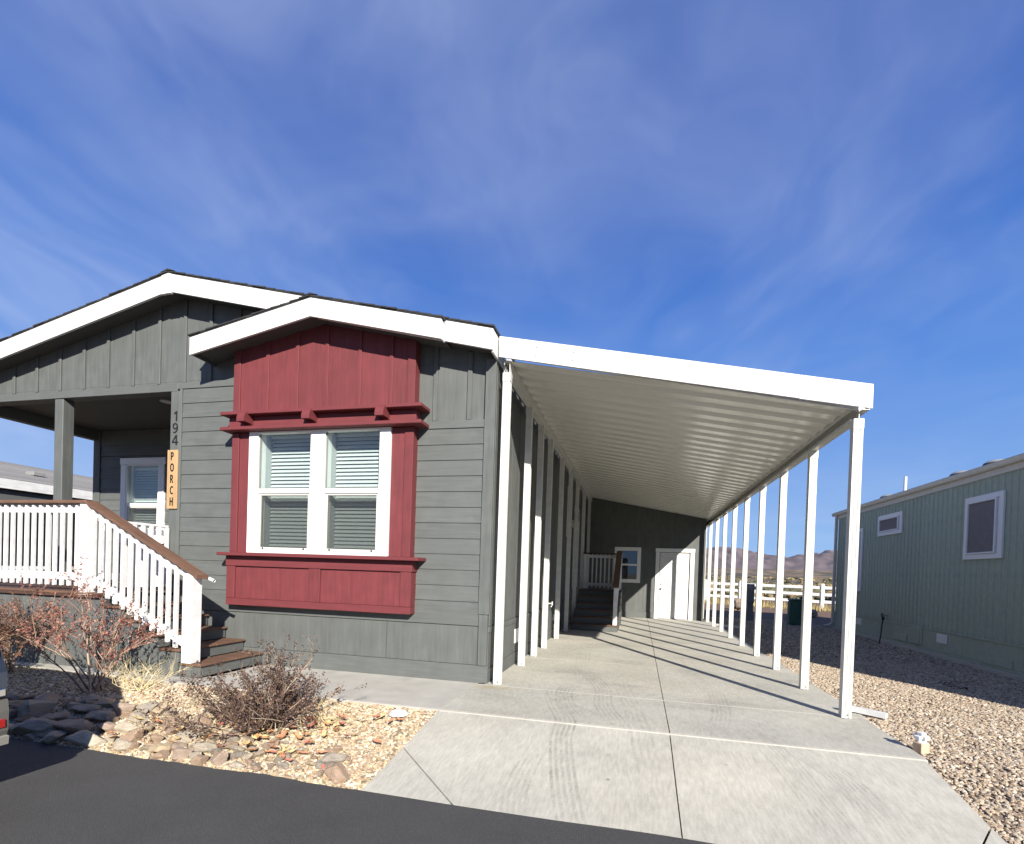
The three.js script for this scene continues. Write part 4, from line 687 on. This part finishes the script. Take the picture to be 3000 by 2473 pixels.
  // coil left on the stones
  const pts = []; for (let k = 0; k <= 40; k++) { const a = k / 40 * 5.2; pts.push([5.62 + 0.20 * Math.cos(a) + 0.012 * k, 0.004 + 0.01 * Math.sin(k), -2.05 + 0.09 * Math.sin(a) - 0.011 * k]); }
  tag(mesh('twig', tube(pts, 0.006, 0.003, 5), std({ color: lin(0.05, 0.03, 0.02), roughness: 1 })), 'thin dark curled twig lying on shaded gravel', 'twig');
}
// ------------------------------------------------------------------ neighbour on the far left
{
  const h = thing('neighbour_house', 'neighbouring house with grey shingle roof and white eave seen past the porch', 'house');
  const ex = -13.05, ey = 3.12, rx = -17.95, ry = 4.22, gs = [0.9, 1.05, 1.15].map(k => std({ color: lin(0.26 * k, 0.255 * k, 0.25 * k), map: speck, bumpMap: fineBump, bumpScale: 0.004, roughness: 1 })), n = 26;
  for (let s = 0; s < n; s++) { const a = s / n, b = (s + 1.15) / n; mesh('shingle_course', prism([[mix(ex, rx, a), mix(ey, ry, a) + 0.024], [mix(ex, rx, b), mix(ey, ry, b) + 0.010], [mix(ex, rx, b), mix(ey, ry, b)], [mix(ex, rx, a), mix(ey, ry, a)]], 'z', -14, 0.5), gs[Math.floor(rnd() * 3)], h); }
  mesh('roof_deck', prism([[ex, ey - 0.004], [rx, ry - 0.004], [-22.8, ey], [-22.8, ey - 0.03], [rx, ry - 0.04], [ex, ey - 0.03]], 'z', -14, 0.5), gs[1], h);
  mesh('eave_board', bx(ex - 0.03, ex + 0.01, ey - 0.24, ey - 0.008, -14, 0.5), M.whiteWood, h);
  mesh('beam', bx(ex - 0.28, ex - 0.12, ey - 0.62, ey - 0.26, -14, 0.4), M.grayH[1], h);
  mesh('wall', bx(-22.4, ex - 2.4, 0, ey - 0.1, -14, 0.0, 0), M.grayV[0], h);
  for (const z of [-2.2, -4.4, -6.8]) { mesh('post', bx(ex - 0.24, ex - 0.16, 0, ey - 0.625, z - 0.04, z + 0.04), M.white, h); mesh('post_bracket', bx(ex - 0.30, ex - 0.05, ey - 0.70, ey - 0.64, z - 0.05, z + 0.05), M.white, h); }
  { const v = part('roof_vent', h); mesh('vent_box', bx(-14.9, -14.6, 3.5, 3.62, -5.2, -4.9, 0.02), gs[0], v); }
  mesh('skirt', bx(ex - 2.38, ex - 0.3, 0, 0.06, -14, 0, 0), M.walk, h);
  mesh('porch_rail', bx(ex - 0.24, ex - 0.18, 0.95, 1.03, -14, 0), M.white, h); for (let z = -0.2; z > -8; z -= 0.14) mesh('baluster', bx(ex - 0.23, ex - 0.19, 0.1, 0.948, z - 0.02, z + 0.02), M.white, h);
}
// ------------------------------------------------------------------ white rail fence behind the lots
{
  const f = thing('rail_fence', 'white three-rail vinyl fence across the back of the lots', 'fence'), A = [6.9, -23.3], dx = 0.869, dz = 0.494;
  for (let k = -7; k <= 5; k++) {
    const s = k * 1.89, x = A[0] + dx * s, z = A[1] + dz * s, p = part('bay', f); p.position.set(x, -0.035, z); p.rotation.y = -Math.atan2(dz, dx);
    mesh('post', bx(-0.065, 0.065, 0, 1.20, -0.065, 0.065, 0.008), M.vinyl, p); mesh('post_cap', prism([[-0.075, 1.201], [0.075, 1.201], [0.0, 1.235]], 'z', -0.07, 0.07), M.vinyl, p);
    for (const y of [1.03, 0.70, 0.36]) mesh('rail', bx(0.066, 1.824, y - 0.07, y + 0.07, -0.02, 0.02, 0.005), M.vinyl, p);
  }
}
// ------------------------------------------------------------------ utility pedestals and boulders in the back yard
{
  const gm = std({ color: lin(0.135, 0.14, 0.145), roughness: 0.55 }), m = thing('meter_pedestal', 'grey electric meter pedestal standing in the back gravel', 'meter', [5.14, -0.03, -11.86]);
  mesh('cabinet', bx(-0.11, 0.10, 0.60, 1.18, -0.10, 0.08, 0.01), gm, m); mesh('stand', bx(-0.095, 0.085, 0, 0.598, -0.09, 0.07, 0.006), gm, m); mesh('cabinet_lip', bx(-0.12, 0.11, 0.585, 0.60, -0.11, 0.09), gm, m);
  mesh('meter_ring', at(new THREE.TorusGeometry(0.068, 0.012, 8, 24), -0.01, 1.07, 0.085), M.screw, m); mesh('meter_glass', at(new THREE.SphereGeometry(0.066, 18, 10, 0, 6.3, 0, 1.4).rotateX(Math.PI / 2).scale(1, 1, 0.6), -0.01, 1.07, 0.075), std({ color: lin(0.25, 0.25, 0.25), roughness: 0.15 }), m);
  const gr = std({ color: lin(0.030, 0.095, 0.066), roughness: 0.6 }), b = thing('utility_box', 'dark green ribbed utility box beside the green house', 'utility box', [6.24, -0.03, -11.05]);
  mesh('body', bx(-0.17, 0.17, 0.02, 0.74, -0.17, 0.17, 0.015), gr, b); mesh('lid', bx(-0.19, 0.19, 0.742, 0.79, -0.19, 0.19, 0.015), gr, b);
  for (let k = 0; k < 6; k++) mesh('rib', bx(-0.15, 0.15, 0.08 + k * 0.11, 0.10 + k * 0.11, 0.171, 0.19, 0.003), gr, b); mesh('hasp', bx(-0.02, 0.02, 0.3, 0.5, 0.171, 0.2, 0.003), gr, b); for (const s of [-1, 1]) mesh('side_rib', bx(s * 0.172, s * 0.195, 0.05, 0.72, -0.12, 0.12, 0.003), gr, b);
  const stone = std({ map: stoneTex, color: lin(0.42, 0.34, 0.27), roughness: 0.95 });
  [[5.85, -17.6, 0.33, 'round brown boulder behind the green utility box'], [7.9, -15.4, 0.24, 'low dark boulder against the foot of the fence']].forEach(([x, z, s, l], i) => { const k = mesh('boulder', stoneGeo(3, 20.3 + i * 7, 0.8).scale(s, s, s), stone); k.position.set(x, s * 0.45, z); tag(k, l, 'boulder'); });
}
// things beyond the fence
{
  const box = (name, label, cat, x, z, w, h, d, c, rc) => { const y = -0.72, g = thing(name, label, cat, [x, y, z]); g.rotation.y = 0.25; mesh('wall', bx(-w / 2, w / 2, 0, h, -d / 2, d / 2, 0.05), std({ color: lin(...c), map: speck, roughness: 0.8 }), g); mesh('roof', prism([[-w / 2 - 0.05, h + 0.002], [w / 2 + 0.05, h + 0.002], [w / 2 - 0.3, h + 0.12], [-w / 2 + 0.3, h + 0.12]], 'z', -d / 2 - 0.05, d / 2 + 0.05), std({ color: lin(...rc), roughness: 0.8 }), g); mesh('door', bx(-w * 0.2, -w * 0.2 + 0.6, 0.02, h * 0.85, d / 2 + 0.002, d / 2 + 0.04), std({ color: lin(0.3, 0.29, 0.27), roughness: 0.7 }), g); };
  box('stock_trailer', 'low dark green container far behind the white fence', 'container', 22.3, -62, 2.6, 0.62, 1.6, [0.07, 0.085, 0.07], [0.09, 0.1, 0.085]);
  box('stock_trailer', 'low white trailer far behind the white fence', 'trailer', 30.5, -66, 6.5, 0.5, 2, [0.58, 0.58, 0.58], [0.5, 0.5, 0.52]);
  box('stock_trailer', 'low tan hay stack far behind the white fence', 'hay stack', 15.5, -64, 2.4, 0.6, 1.6, [0.40, 0.28, 0.16], [0.3, 0.22, 0.13]);
  // scrub
  const n = 9000, g = merge([0, 1, 2].map(k => stoneGeo(1, 30 + k * 3, 0.75).translate((k - 1) * 0.8, 0.3 * (k % 2), 0.4 * Math.sin(k * 9)))), im = new THREE.InstancedMesh(g, std({ roughness: 1 }), n), o = new THREE.Object3D(), c = new THREE.Color(); im.name = 'scrub';
  for (let i = 0; i < n; i++) { const r = 40 + Math.pow(rnd(), 1.6) * 700, a = rr(-0.75, 0.95), x = 1.7 + Math.sin(a) * r, z = 5.7 - Math.cos(a) * r, q = r - 45; const y = -0.035 + (r > 45 ? 0.006 * Math.min(q, 500) * (0.7 + 0.8 * N(x * 0.006, z * 0.006, 2)) + 0.020 * Math.max(0, q - 500) + smooth(0, 150, q) * Math.min(q, 900) * 0.012 * fbm(x * 0.004, z * 0.004, 5, 4) - 0.8 * smooth(0, 40, q) : 0); const s = rr(0.15, 0.55) * (1 + r / 400), dens = fbm(x * 0.02, z * 0.03, 33, 3); o.position.set(x, y + s * 0.3, z); o.scale.setScalar(dens > 0.02 ? s : s * 0.4); o.rotation.y = rnd() * 6; o.updateMatrix(); im.setMatrixAt(i, o.matrix); const t = rr(0.6, 1.4); if (rnd() < 0.55) c.setRGB(0.07 * t, 0.07 * t, 0.04 * t); else c.setRGB(0.26 * t, 0.19 * t, 0.09 * t); im.setColorAt(i, c); }
  scene.add(im); tag(im, 'dry scrub scattered over the grassland behind the fence', 'scrub', null, 'stuff');
  // weeds along the fence
  const blades = []; for (let i = 0; i < 5200; i++) { const s = rr(-13, 12), x = 6.9 + 0.869 * s + rr(-1.4, 1.6), z = -23.3 + 0.494 * s + rr(-1.4, 2.4), h = rr(0.08, 0.34), a = rr(0, 6.28), w = 0.012; const dx = Math.cos(a), dz = Math.sin(a); blades.push([[x - dx * w, -0.03, z - dz * w], [x + dx * w, -0.03, z + dz * w], [x + rr(-0.1, 0.1), h, z + rr(-0.1, 0.1)]]); }
  tag(mesh('dry_grass', tris(blades), std({ color: lin(0.34, 0.27, 0.12), roughness: 1, side: THREE.DoubleSide })), 'dry yellow grass growing along the fence', 'grass', null, 'stuff');
}

// ------------------------------------------------------------------ rocks along the road
const rockMats = [[0.70, 0.56, 0.47], [0.76, 0.65, 0.52], [0.60, 0.55, 0.49], [0.82, 0.67, 0.48], [0.70, 0.52, 0.40], [0.86, 0.78, 0.66]].map(c => std({ map: stoneTex, color: lin(...c), bumpMap: fineBump, bumpScale: 0.008, roughness: 0.95 }));
const rockGeos = [...Array(10)].map((_, i) => { // blocks broken along random planes
  const g = new THREE.IcosahedronGeometry(1, 4), p = g.attributes.position, v = new THREE.Vector3(); const pl = [...Array(9)].map((_, q) => [new THREE.Vector3(rr(-1, 1), q < 2 ? rr(1, 2) : rr(-0.9, 0.9), rr(-1, 1)).normalize(), rr(0.42, 0.82)]);
  for (let k = 0; k < p.count; k++) { v.fromBufferAttribute(p, k).normalize(); let t = 1.15; for (const [n, d] of pl) { const q = n.dot(v); if (q > 0.05) t = Math.min(t, d / q); } t *= 1 + 0.05 * N(v.x * 4 + i, v.y * 4, v.z * 4) + 0.05 * fbm(v.x * 9, v.y * 9 + i, v.z * 9, 3); p.setXYZ(k, v.x * t, v.y * t * 0.68, v.z * t); }
  g.computeVertexNormals(); return planarUV(g); });
function rock(x, z, s, label, group, sy = 1) { const ci = Math.floor(rnd() * 6), m = mesh('rock', rockGeos[Math.floor(rnd() * 10)], rockMats[ci]); const tone = ['pinkish', 'tan', 'grey', 'yellowish', 'orange-brown', 'cream'][ci]; label = label.replace('#', tone); if (group) group = group.replace('#', tone); m.position.set(x, drop(z) + s * 0.22 * sy, z); m.scale.set(s * rr(0.9, 1.25), s * sy * rr(0.75, 1), s * rr(0.75, 1)); m.rotation.set(rr(-0.2, 0.2), rr(-0.5, 0.5), rr(-0.2, 0.2)); return tag(m, label, 'rock', group); }
{
  const placed = []; const ok = (x, z, s) => placed.every(([a, b, c]) => Math.hypot((x - a), (z - b)) > (s + c) * 0.68); const put = (x, z, s, l, g) => { placed.push([x, z, s]); rock(x, z, s, l, g); };
  const big = 'large rough # rock in the shadow of the parked car', bg = 'large # rocks by the car';
  for (const [x, z, s] of [[-3.30, 2.48, 0.20], [-3.68, 2.16, 0.22], [-3.86, 1.95, 0.17], [-2.98, 2.36, 0.17], [-2.65, 2.49, 0.16], [-2.95, 2.52, 0.14], [-4.2, 2.3, 0.2], [-4.1, 2.52, 0.17], [-3.0, 2.14, 0.15], [-3.36, 2.26, 0.13], [-4.6, 2.2, 0.2], [-5.0, 2.45, 0.2], [-3.3, 2.02, 0.13], [-2.72, 2.28, 0.12], [-4.5, 2.48, 0.16], [-5.5, 2.3, 0.2]]) put(x, z, s * 0.86, big, bg);
  for (const [x, z, s, l] of [[-1.34, 2.50, 0.10, 'dark grey rock half buried at the edge of the asphalt'], [-0.36, 2.47, 0.12, 'pinkish flat rock beside the corner of the driveway'], [-0.52, 2.28, 0.09, 'rounded pale rock near the driveway corner']]) put(x, z, s, l);
  let n = 0, tries = 0; while (n < 150 && tries++ < 9000) { const x = -0.25 - 5.2 * Math.pow(rnd(), 0.62), far = smooth(-0.6, -2.4, x), z = rr(2.56 - mix(0.45, 0.72, far), 2.56), s = rr(0.04, 0.10) * mix(0.55, 1.15, far); if (ok(x, z, s)) { put(x, z, s, x > -2.4 ? 'small sunlit # stone in the band along the road' : 'small shaded # stone among the large rocks', x > -2.4 ? 'sunlit # stones along the road' : 'shaded # stones by the car'); n++; } }
}
// fallen leaves
{
  const cols = [[0.46, 0.24, 0.11], [0.40, 0.19, 0.10], [0.52, 0.36, 0.15], [0.36, 0.13, 0.09], [0.56, 0.42, 0.20]]; const geos = cols.map(() => []);
  for (let i = 0; i < 120; i++) { const t = rnd(); const x = t < 0.65 ? rr(-1.9, -0.75) + rr(-0.2, 0.2) : rr(-2.6, -0.3), z = t < 0.65 ? rr(1.75, 2.4) : rr(1.5, 2.5), s = rr(0.024, 0.050), a = rr(0, 6.28), y = drop(z) + rr(0.015, 0.05), tilt = rr(-0.5, 0.5); const P = (u, v, h) => { const c = Math.cos(a), q = Math.sin(a); return [x + (u * c - v * q) * s, y + h * s + tilt * u * s, z + (u * q + v * c) * s]; }; const rim = [[-1.2, 0, 0.3], [-0.5, 0.5, 0.45], [0.1, 0.42, 0.3], [0.5, 0.75, 0.5], [0.75, 0.25, 0.2], [1.3, 0, 0.5], [0.75, -0.25, 0.2], [0.4, -0.75, 0.5], [0.1, -0.4, 0.2], [-0.5, -0.5, 0.4]].map(q => P(...q)), ctr = P(0, 0, 0); const g = geos[Math.floor(rnd() * 5)]; rim.forEach((r, k) => g.push([ctr, rim[(k + 1) % rim.length], r])); }
  const grp = new THREE.Group(); grp.name = 'fallen_leaves'; scene.add(grp); tag(grp, 'orange and yellow fallen leaves on the gravel round the front bush', 'leaves', null, 'stuff');
  geos.forEach((g, i) => { const m = mesh('leaf_litter', tris(g), std({ color: lin(...cols[i]), roughness: 0.8, side: THREE.DoubleSide }), grp); m.userData.kind = 'stuff'; });
}
// ------------------------------------------------------------------ shrubs
function shrub(name, label, pos, o) {
  const g = thing(name, label, 'shrub', pos), stems = o.stemCols.map(() => []), leaves = o.leafCols.map(() => []);
  const V = (a, b, t) => a.map((v, i) => mix(v, b[i], t));
  const leaf = (p, dir, s) => { const a = rr(0, 6.28), b = rr(-0.9, 0.9), u = new THREE.Vector3(Math.cos(a) * Math.cos(b), Math.sin(b) + dir * 0.3, Math.sin(a) * Math.cos(b)).normalize(), w = new THREE.Vector3(rr(-1, 1), rr(-1, 1), rr(-1, 1)).cross(u).normalize(), e = p.map((v, i) => v + u.getComponent(i) * s * 1.5), m = p.map((v, i) => v + u.getComponent(i) * s * 0.75), l = m.map((v, i) => v + w.getComponent(i) * s * 0.42 + (i === 1 ? s * 0.12 : 0)), r = m.map((v, i) => v - w.getComponent(i) * s * 0.42 + (i === 1 ? s * 0.12 : 0)); leaves[Math.floor(rnd() * leaves.length)].push([p, l, e], [p, e, r]); };
  const grow = (p, d, len, r, lev) => {
    const n = 4, pts = [p]; let q = p, dir = d.clone(); const bend = new THREE.Vector3(rr(-1, 1), rr(-0.3, 0.9) * o.up, rr(-1, 1)).multiplyScalar(0.17);
    for (let i = 0; i < n; i++) { dir.add(bend).add(new THREE.Vector3(rr(-0.16, 0.16), rr(-0.14, 0.14), rr(-0.16, 0.16))).normalize(); q = q.map((v, k) => v + dir.getComponent(k) * len / n); if (q[1] < 0.01) q[1] = 0.01; pts.push(q); }
    stems[Math.floor(rnd() * stems.length)].push(tube(pts, r, r * 0.45, lev > 1 ? 3 : 4));
    if (lev >= o.leafLevel) { const bare = rnd() < o.bare; const m = bare ? Math.floor(o.perTwig * 0.12) : o.perTwig; for (let i = 0; i < m; i++) { const t = Math.pow(rnd(), 0.7) * n, k = Math.min(n - 1, Math.floor(t)), c = V(pts[k], pts[k + 1], t - k).map(v => v + rr(-0.012, 0.012)); leaf(c, 1, o.leaf * rr(0.6, 1.3)); } }
    if (lev < o.levels) { const kids = o.kids[lev]; for (let i = 0; i < kids; i++) { const t = rr(0.3, 1) * n, k = Math.min(n - 1, Math.floor(t)), c = V(pts[k], pts[k + 1], t - k), dd = dir.clone().multiplyScalar(0.75).add(new THREE.Vector3(rr(-1, 1), rr(-0.35, 0.8), rr(-1, 1)).multiplyScalar(o.spread)).normalize(); grow(c, dd, len * rr(0.45, 0.8), r * 0.55, lev + 1); } }
  };
  for (const [ax, ay, az, L, r] of o.stems()) grow([rr(-o.base, o.base), 0, rr(-o.base, o.base)], new THREE.Vector3(ax, ay, az).normalize(), L, r, 0);
  stems.forEach((s, i) => s.length && mesh('stems', merge(s), std({ color: lin(...o.stemCols[i]), roughness: 0.9 }), g));
  leaves.forEach((l, i) => l.length && mesh('leaves', tris(l), std({ color: lin(...o.leafCols[i]), roughness: 0.6, side: THREE.DoubleSide }), g));
  return g;
}
const fan = (n, spread, L0, L1, r, upMin = 0.5) => () => [...Array(n)].map((_, i) => { const a = i / n * 6.28 + rr(-0.4, 0.4), k = rr(0.15, 1) * spread; return [Math.cos(a) * k, rr(upMin, 1.1), Math.sin(a) * k, rr(L0, L1), r * rr(0.7, 1.2)]; });
seed = 777;
shrub('red_shrub', 'upright shrub with sparse rusty red leaves in front of the stair railing', [-3.72, drop(1.61) - 0.02, 1.61], { stems: fan(9, 0.58, 0.52, 0.78, 0.011, 0.7), levels: 3, kids: [4, 3, 1], spread: 0.55, up: 1, leafLevel: 1, perTwig: 14, leaf: 0.018, bare: 0.12, base: 0.07, stemCols: [[0.16, 0.10, 0.075], [0.30, 0.21, 0.15], [0.40, 0.30, 0.22]], leafCols: [[0.20, 0.065, 0.055], [0.26, 0.11, 0.08], [0.14, 0.06, 0.045], [0.33, 0.14, 0.10]] });
seed = 4242;
shrub('bushy_shrub', 'dense brown bush at the left edge against the deck skirting', [-5.35, drop(1.40) - 0.02, 1.40], { stems: fan(11, 0.7, 0.34, 0.52, 0.010, 0.5), levels: 3, kids: [5, 4, 2], spread: 0.6, up: 0.8, leafLevel: 1, perTwig: 10, leaf: 0.017, bare: 0.15, base: 0.10, stemCols: [[0.16, 0.10, 0.07], [0.26, 0.18, 0.12]], leafCols: [[0.16, 0.075, 0.045], [0.11, 0.06, 0.035], [0.20, 0.10, 0.07], [0.10, 0.045, 0.045]] });
seed = 9090;
shrub('barberry', 'spreading half-bare barberry bush with dark purple leaves in the front gravel', [-1.42, drop(2.0) - 0.02, 2.0], { stems: () => [...fan(24, 1.5, 0.24, 0.44, 0.006, 0.16)(), ...fan(6, 0.5, 0.28, 0.38, 0.007, 0.7)(), [0.36, 1, -0.15, 0.50, 0.008], [0.30, 1, -0.2, 0.46, 0.008], [0.42, 1, -0.2, 0.44, 0.008], [-1.2, 0.35, 0.2, 0.50, 0.007], [-1.1, 0.5, 0, 0.46, 0.007], [1.1, 0.6, -0.2, 0.42, 0.007], [1.2, 0.4, 0, 0.40, 0.007]], levels: 3, kids: [5, 3, 2], spread: 0.55, up: 0.9, leafLevel: 1, perTwig: 10, leaf: 0.0150, bare: 0.38, base: 0.12, stemCols: [[0.13, 0.09, 0.065], [0.18, 0.125, 0.09], [0.40, 0.32, 0.24]], leafCols: [[0.052, 0.028, 0.026], [0.090, 0.048, 0.036], [0.040, 0.024, 0.022], [0.15, 0.085, 0.05]] });
seed = 31;
shrub('dry_twigs', 'leafless straw-coloured twiggy plant beside the bottom stair post', [-3.30, drop(1.48) - 0.01, 1.48], { stems: fan(15, 1.3, 0.18, 0.34, 0.0048, 0.2), levels: 2, kids: [4, 3], spread: 0.9, up: 0.9, leafLevel: 9, perTwig: 0, leaf: 0.01, bare: 1, base: 0.05, stemCols: [[0.55, 0.45, 0.24], [0.62, 0.53, 0.33]], leafCols: [[0.5, 0.4, 0.2]] });
seed = 52;
shrub('dry_twigs', 'low tuft of straw-coloured stems on the right of the barberry', [-0.86, drop(1.78) - 0.01, 1.78], { stems: fan(12, 1.8, 0.14, 0.28, 0.003, 0.12), levels: 1, kids: [4], spread: 0.8, up: 0.5, leafLevel: 9, perTwig: 0, leaf: 0.01, bare: 1, base: 0.08, stemCols: [[0.55, 0.44, 0.22], [0.48, 0.36, 0.18]], leafCols: [[0.5, 0.4, 0.2]] });

// ------------------------------------------------------------------ small things on the gravel
{ const d = thing('cleanout_cover', 'white round cleanout cover set in the gravel by the driveway', 'cover', [-0.41, drop(1.41), 1.41]); mesh('cover_disc', at(cyl(0.082, 0.09, 0.016, 28), 0, 0.008, 0), M.white, d); mesh('cover_plug', at(cyl(0.03, 0.034, 0.014, 16), 0, 0.022, 0), M.white, d); mesh('cover_rim', at(new THREE.TorusGeometry(0.074, 0.006, 6, 28).rotateX(Math.PI / 2), 0, 0.018, 0), M.white, d); }
{ const c = thing('pipe_cap', 'tan block with white pipe fitting on top at the driveway edge', 'pipe cap', [3.925, -0.02, 0.995]), tan = std({ color: lin(0.62, 0.46, 0.30), map: speck, roughness: 0.8 }); c.rotation.y = 0.5; c.scale.setScalar(0.82);
  mesh('block', bx(-0.052, 0.052, 0, 0.105, -0.048, 0.048, 0.008), tan, c); mesh('collar', at(cyl(0.040, 0.046, 0.03, 8), 0, 0.12, 0), M.vinyl, c); mesh('cross_cap', bx(-0.062, 0.062, 0.135, 0.168, -0.03, 0.03, 0.006), M.vinyl, c); mesh('cross_cap', bx(-0.030, 0.030, 0.136, 0.172, -0.062, 0.062, 0.006), M.vinyl, c); mesh('square_plug', bx(-0.028, 0.028, 0.172, 0.20, -0.028, 0.028, 0.005), M.vinyl, c); }

// ------------------------------------------------------------------ parked car at the left edge, tail towards us
{
  const car = thing('parked_car', 'dark slate-blue hatchback parked on the road at the left edge', 'car', [-2.065, -0.2, 4.26]);
  const bodyM = new THREE.MeshPhysicalMaterial({ color: lin(0.035, 0.05, 0.085), roughness: 0.35, metalness: 0.4, clearcoat: 1, clearcoatRoughness: 0.05 }), glassM = std({ color: lin(0.012, 0.014, 0.016), roughness: 0.04 }), clad = std({ color: lin(0.10, 0.095, 0.085), roughness: 0.6 }), low = std({ color: lin(0.22, 0.21, 0.19), roughness: 0.5 });
  // body: cross sections along the length, narrower towards the roof, pinched at both ends
  const HW = 0.90, tail = s => { const k = smooth(0, 0.75, -s), f = smooth(4.45, 3.6, -s); return 0.94 + 0.06 * Math.min(k, f); };
  const loft = (prof, widthAt, n = 14) => { // prof: outline [x,y] of the side view; width from height and position
    const out = [], ring = (w) => prof.map(([x, y]) => [x, y, w * widthAt(x, y)]); const ws = [-1, 1]; const a = ring(-1), b = ring(1);
    const tri = THREE.ShapeUtils.triangulateShape(prof.map(p => new THREE.Vector2(...p)), []);
    for (const [i, j, k] of tri) out.push([b[i], b[j], b[k]], [a[i], a[k], a[j]]);
    // rounded edge: four strips bulging from side to side
    const steps = 8, R = prof.map((p, i) => [...Array(steps + 1)].map((_, s) => { const t = -1 + 2 * s / steps, wv = widthAt(p[0], p[1]); return [p[0], p[1], t * wv]; }));
    for (let i = 0; i < prof.length; i++) { const m = (i + 1) % prof.length; for (let s = 0; s < steps; s++) out.push(...quad(R[i][s], R[m][s], R[m][s + 1], R[i][s + 1])); } return tris(out); };
  const lower = [[-0.03, 0.55], [0.0, 0.66], [0.005, 0.80], [-0.01, 0.92], [-0.05, 1.02], [-0.12, 1.07], [-1.0, 1.06], [-2.9, 1.02], [-3.9, 0.92], [-4.3, 0.78], [-4.42, 0.60], [-4.40, 0.34], [-3.98, 0.28], [-0.2, 0.30], [-0.06, 0.42]];
  mesh('body', loft(lower, (x, y) => HW * tail(x) * (y < 0.5 ? 0.975 : y > 0.9 ? 0.97 : 1)), bodyM, car);
  mesh('cabin', loft([[-0.14, 1.065], [-0.42, 1.38], [-0.62, 1.50], [-1.6, 1.545], [-2.3, 1.50], [-3.05, 1.055]], (x, y) => HW * tail(x) * (1 - (y - 1.06) * 0.34)), bodyM, car);
  mesh('rear_window', loft([[-0.150, 1.10], [-0.405, 1.385], [-0.43, 1.385], [-0.19, 1.09]], (x, y) => 0.64).translate(0.012, 0.012, 0), glassM, car);
  for (const s of [-1, 1]) { const q = []; const w = y => s * (HW * (1 - (y - 1.06) * 0.34) + 0.004); q.push(...quad([-0.55, 1.12, w(1.12)], [-0.85, 1.44, w(1.44)], [-1.62, 1.47, w(1.47)], [-1.62, 1.11, w(1.11)]), ...quad([-1.68, 1.11, w(1.11)], [-1.68, 1.47, w(1.47)], [-2.25, 1.44, w(1.44)], [-2.85, 1.09, w(1.09)])); mesh('side_window', tris(q), glassM, car); }
  mesh('rear_bumper', loft([[-0.02, 0.36], [0.012, 0.44], [0.016, 0.56], [0.006, 0.63], [-0.10, 0.64], [-0.20, 0.37]], x => HW * 0.945), clad, car); mesh('bumper_lip', loft([[-0.10, 0.345], [0.016, 0.355], [0.022, 0.405], [-0.1, 0.43]], x => HW * 0.945), low, car);
  for (const s of [-1, 1]) { mesh('reflector', bx(-0.005, 0.022, 0.46, 0.515, s * 0.62, s * 0.835, 0.006), std({ color: lin(0.28, 0.010, 0.010), roughness: 0.15 }), car); mesh('tail_light', bx(-0.10, 0.014, 0.84, 1.0, s * 0.55, s * 0.80, 0.02), std({ color: lin(0.30, 0.01, 0.01), roughness: 0.1 }), car); mesh('chrome_strip', bx(0.004, 0.020, 0.655, 0.70, s * 0.70, s * 0.83, 0.004), std({ color: lin(0.75, 0.75, 0.75), roughness: 0.2, metalness: 1 }), car); }
  mesh('number_plate', bx(0.006, 0.016, 0.70, 0.82, -0.22, 0.22, 0.003), M.white, car);
  for (const x of [-0.78, -3.50]) for (const s of [-1, 1]) { const w = part('wheel', car); mesh('tyre', new THREE.TorusGeometry(0.255, 0.085, 12, 32).translate(x, 0.335, s * 0.82), M.black, w); mesh('rim', cyl(0.20, 0.20, 0.12, 24).rotateX(Math.PI / 2).translate(x, 0.335, s * 0.83), M.screw, w); mesh('hub_cap', cyl(0.05, 0.05, 0.13, 12).rotateX(Math.PI / 2).translate(x, 0.335, s * 0.835), M.dark, w); }
  for (const s of [-1, 1]) mesh('wing_mirror', at(bx(-0.10, 0.10, -0.06, 0.07, -0.06, 0.10, 0.03), -2.75, 1.12, s * 0.98), bodyM, car);
}

renderer.render(scene, camera);
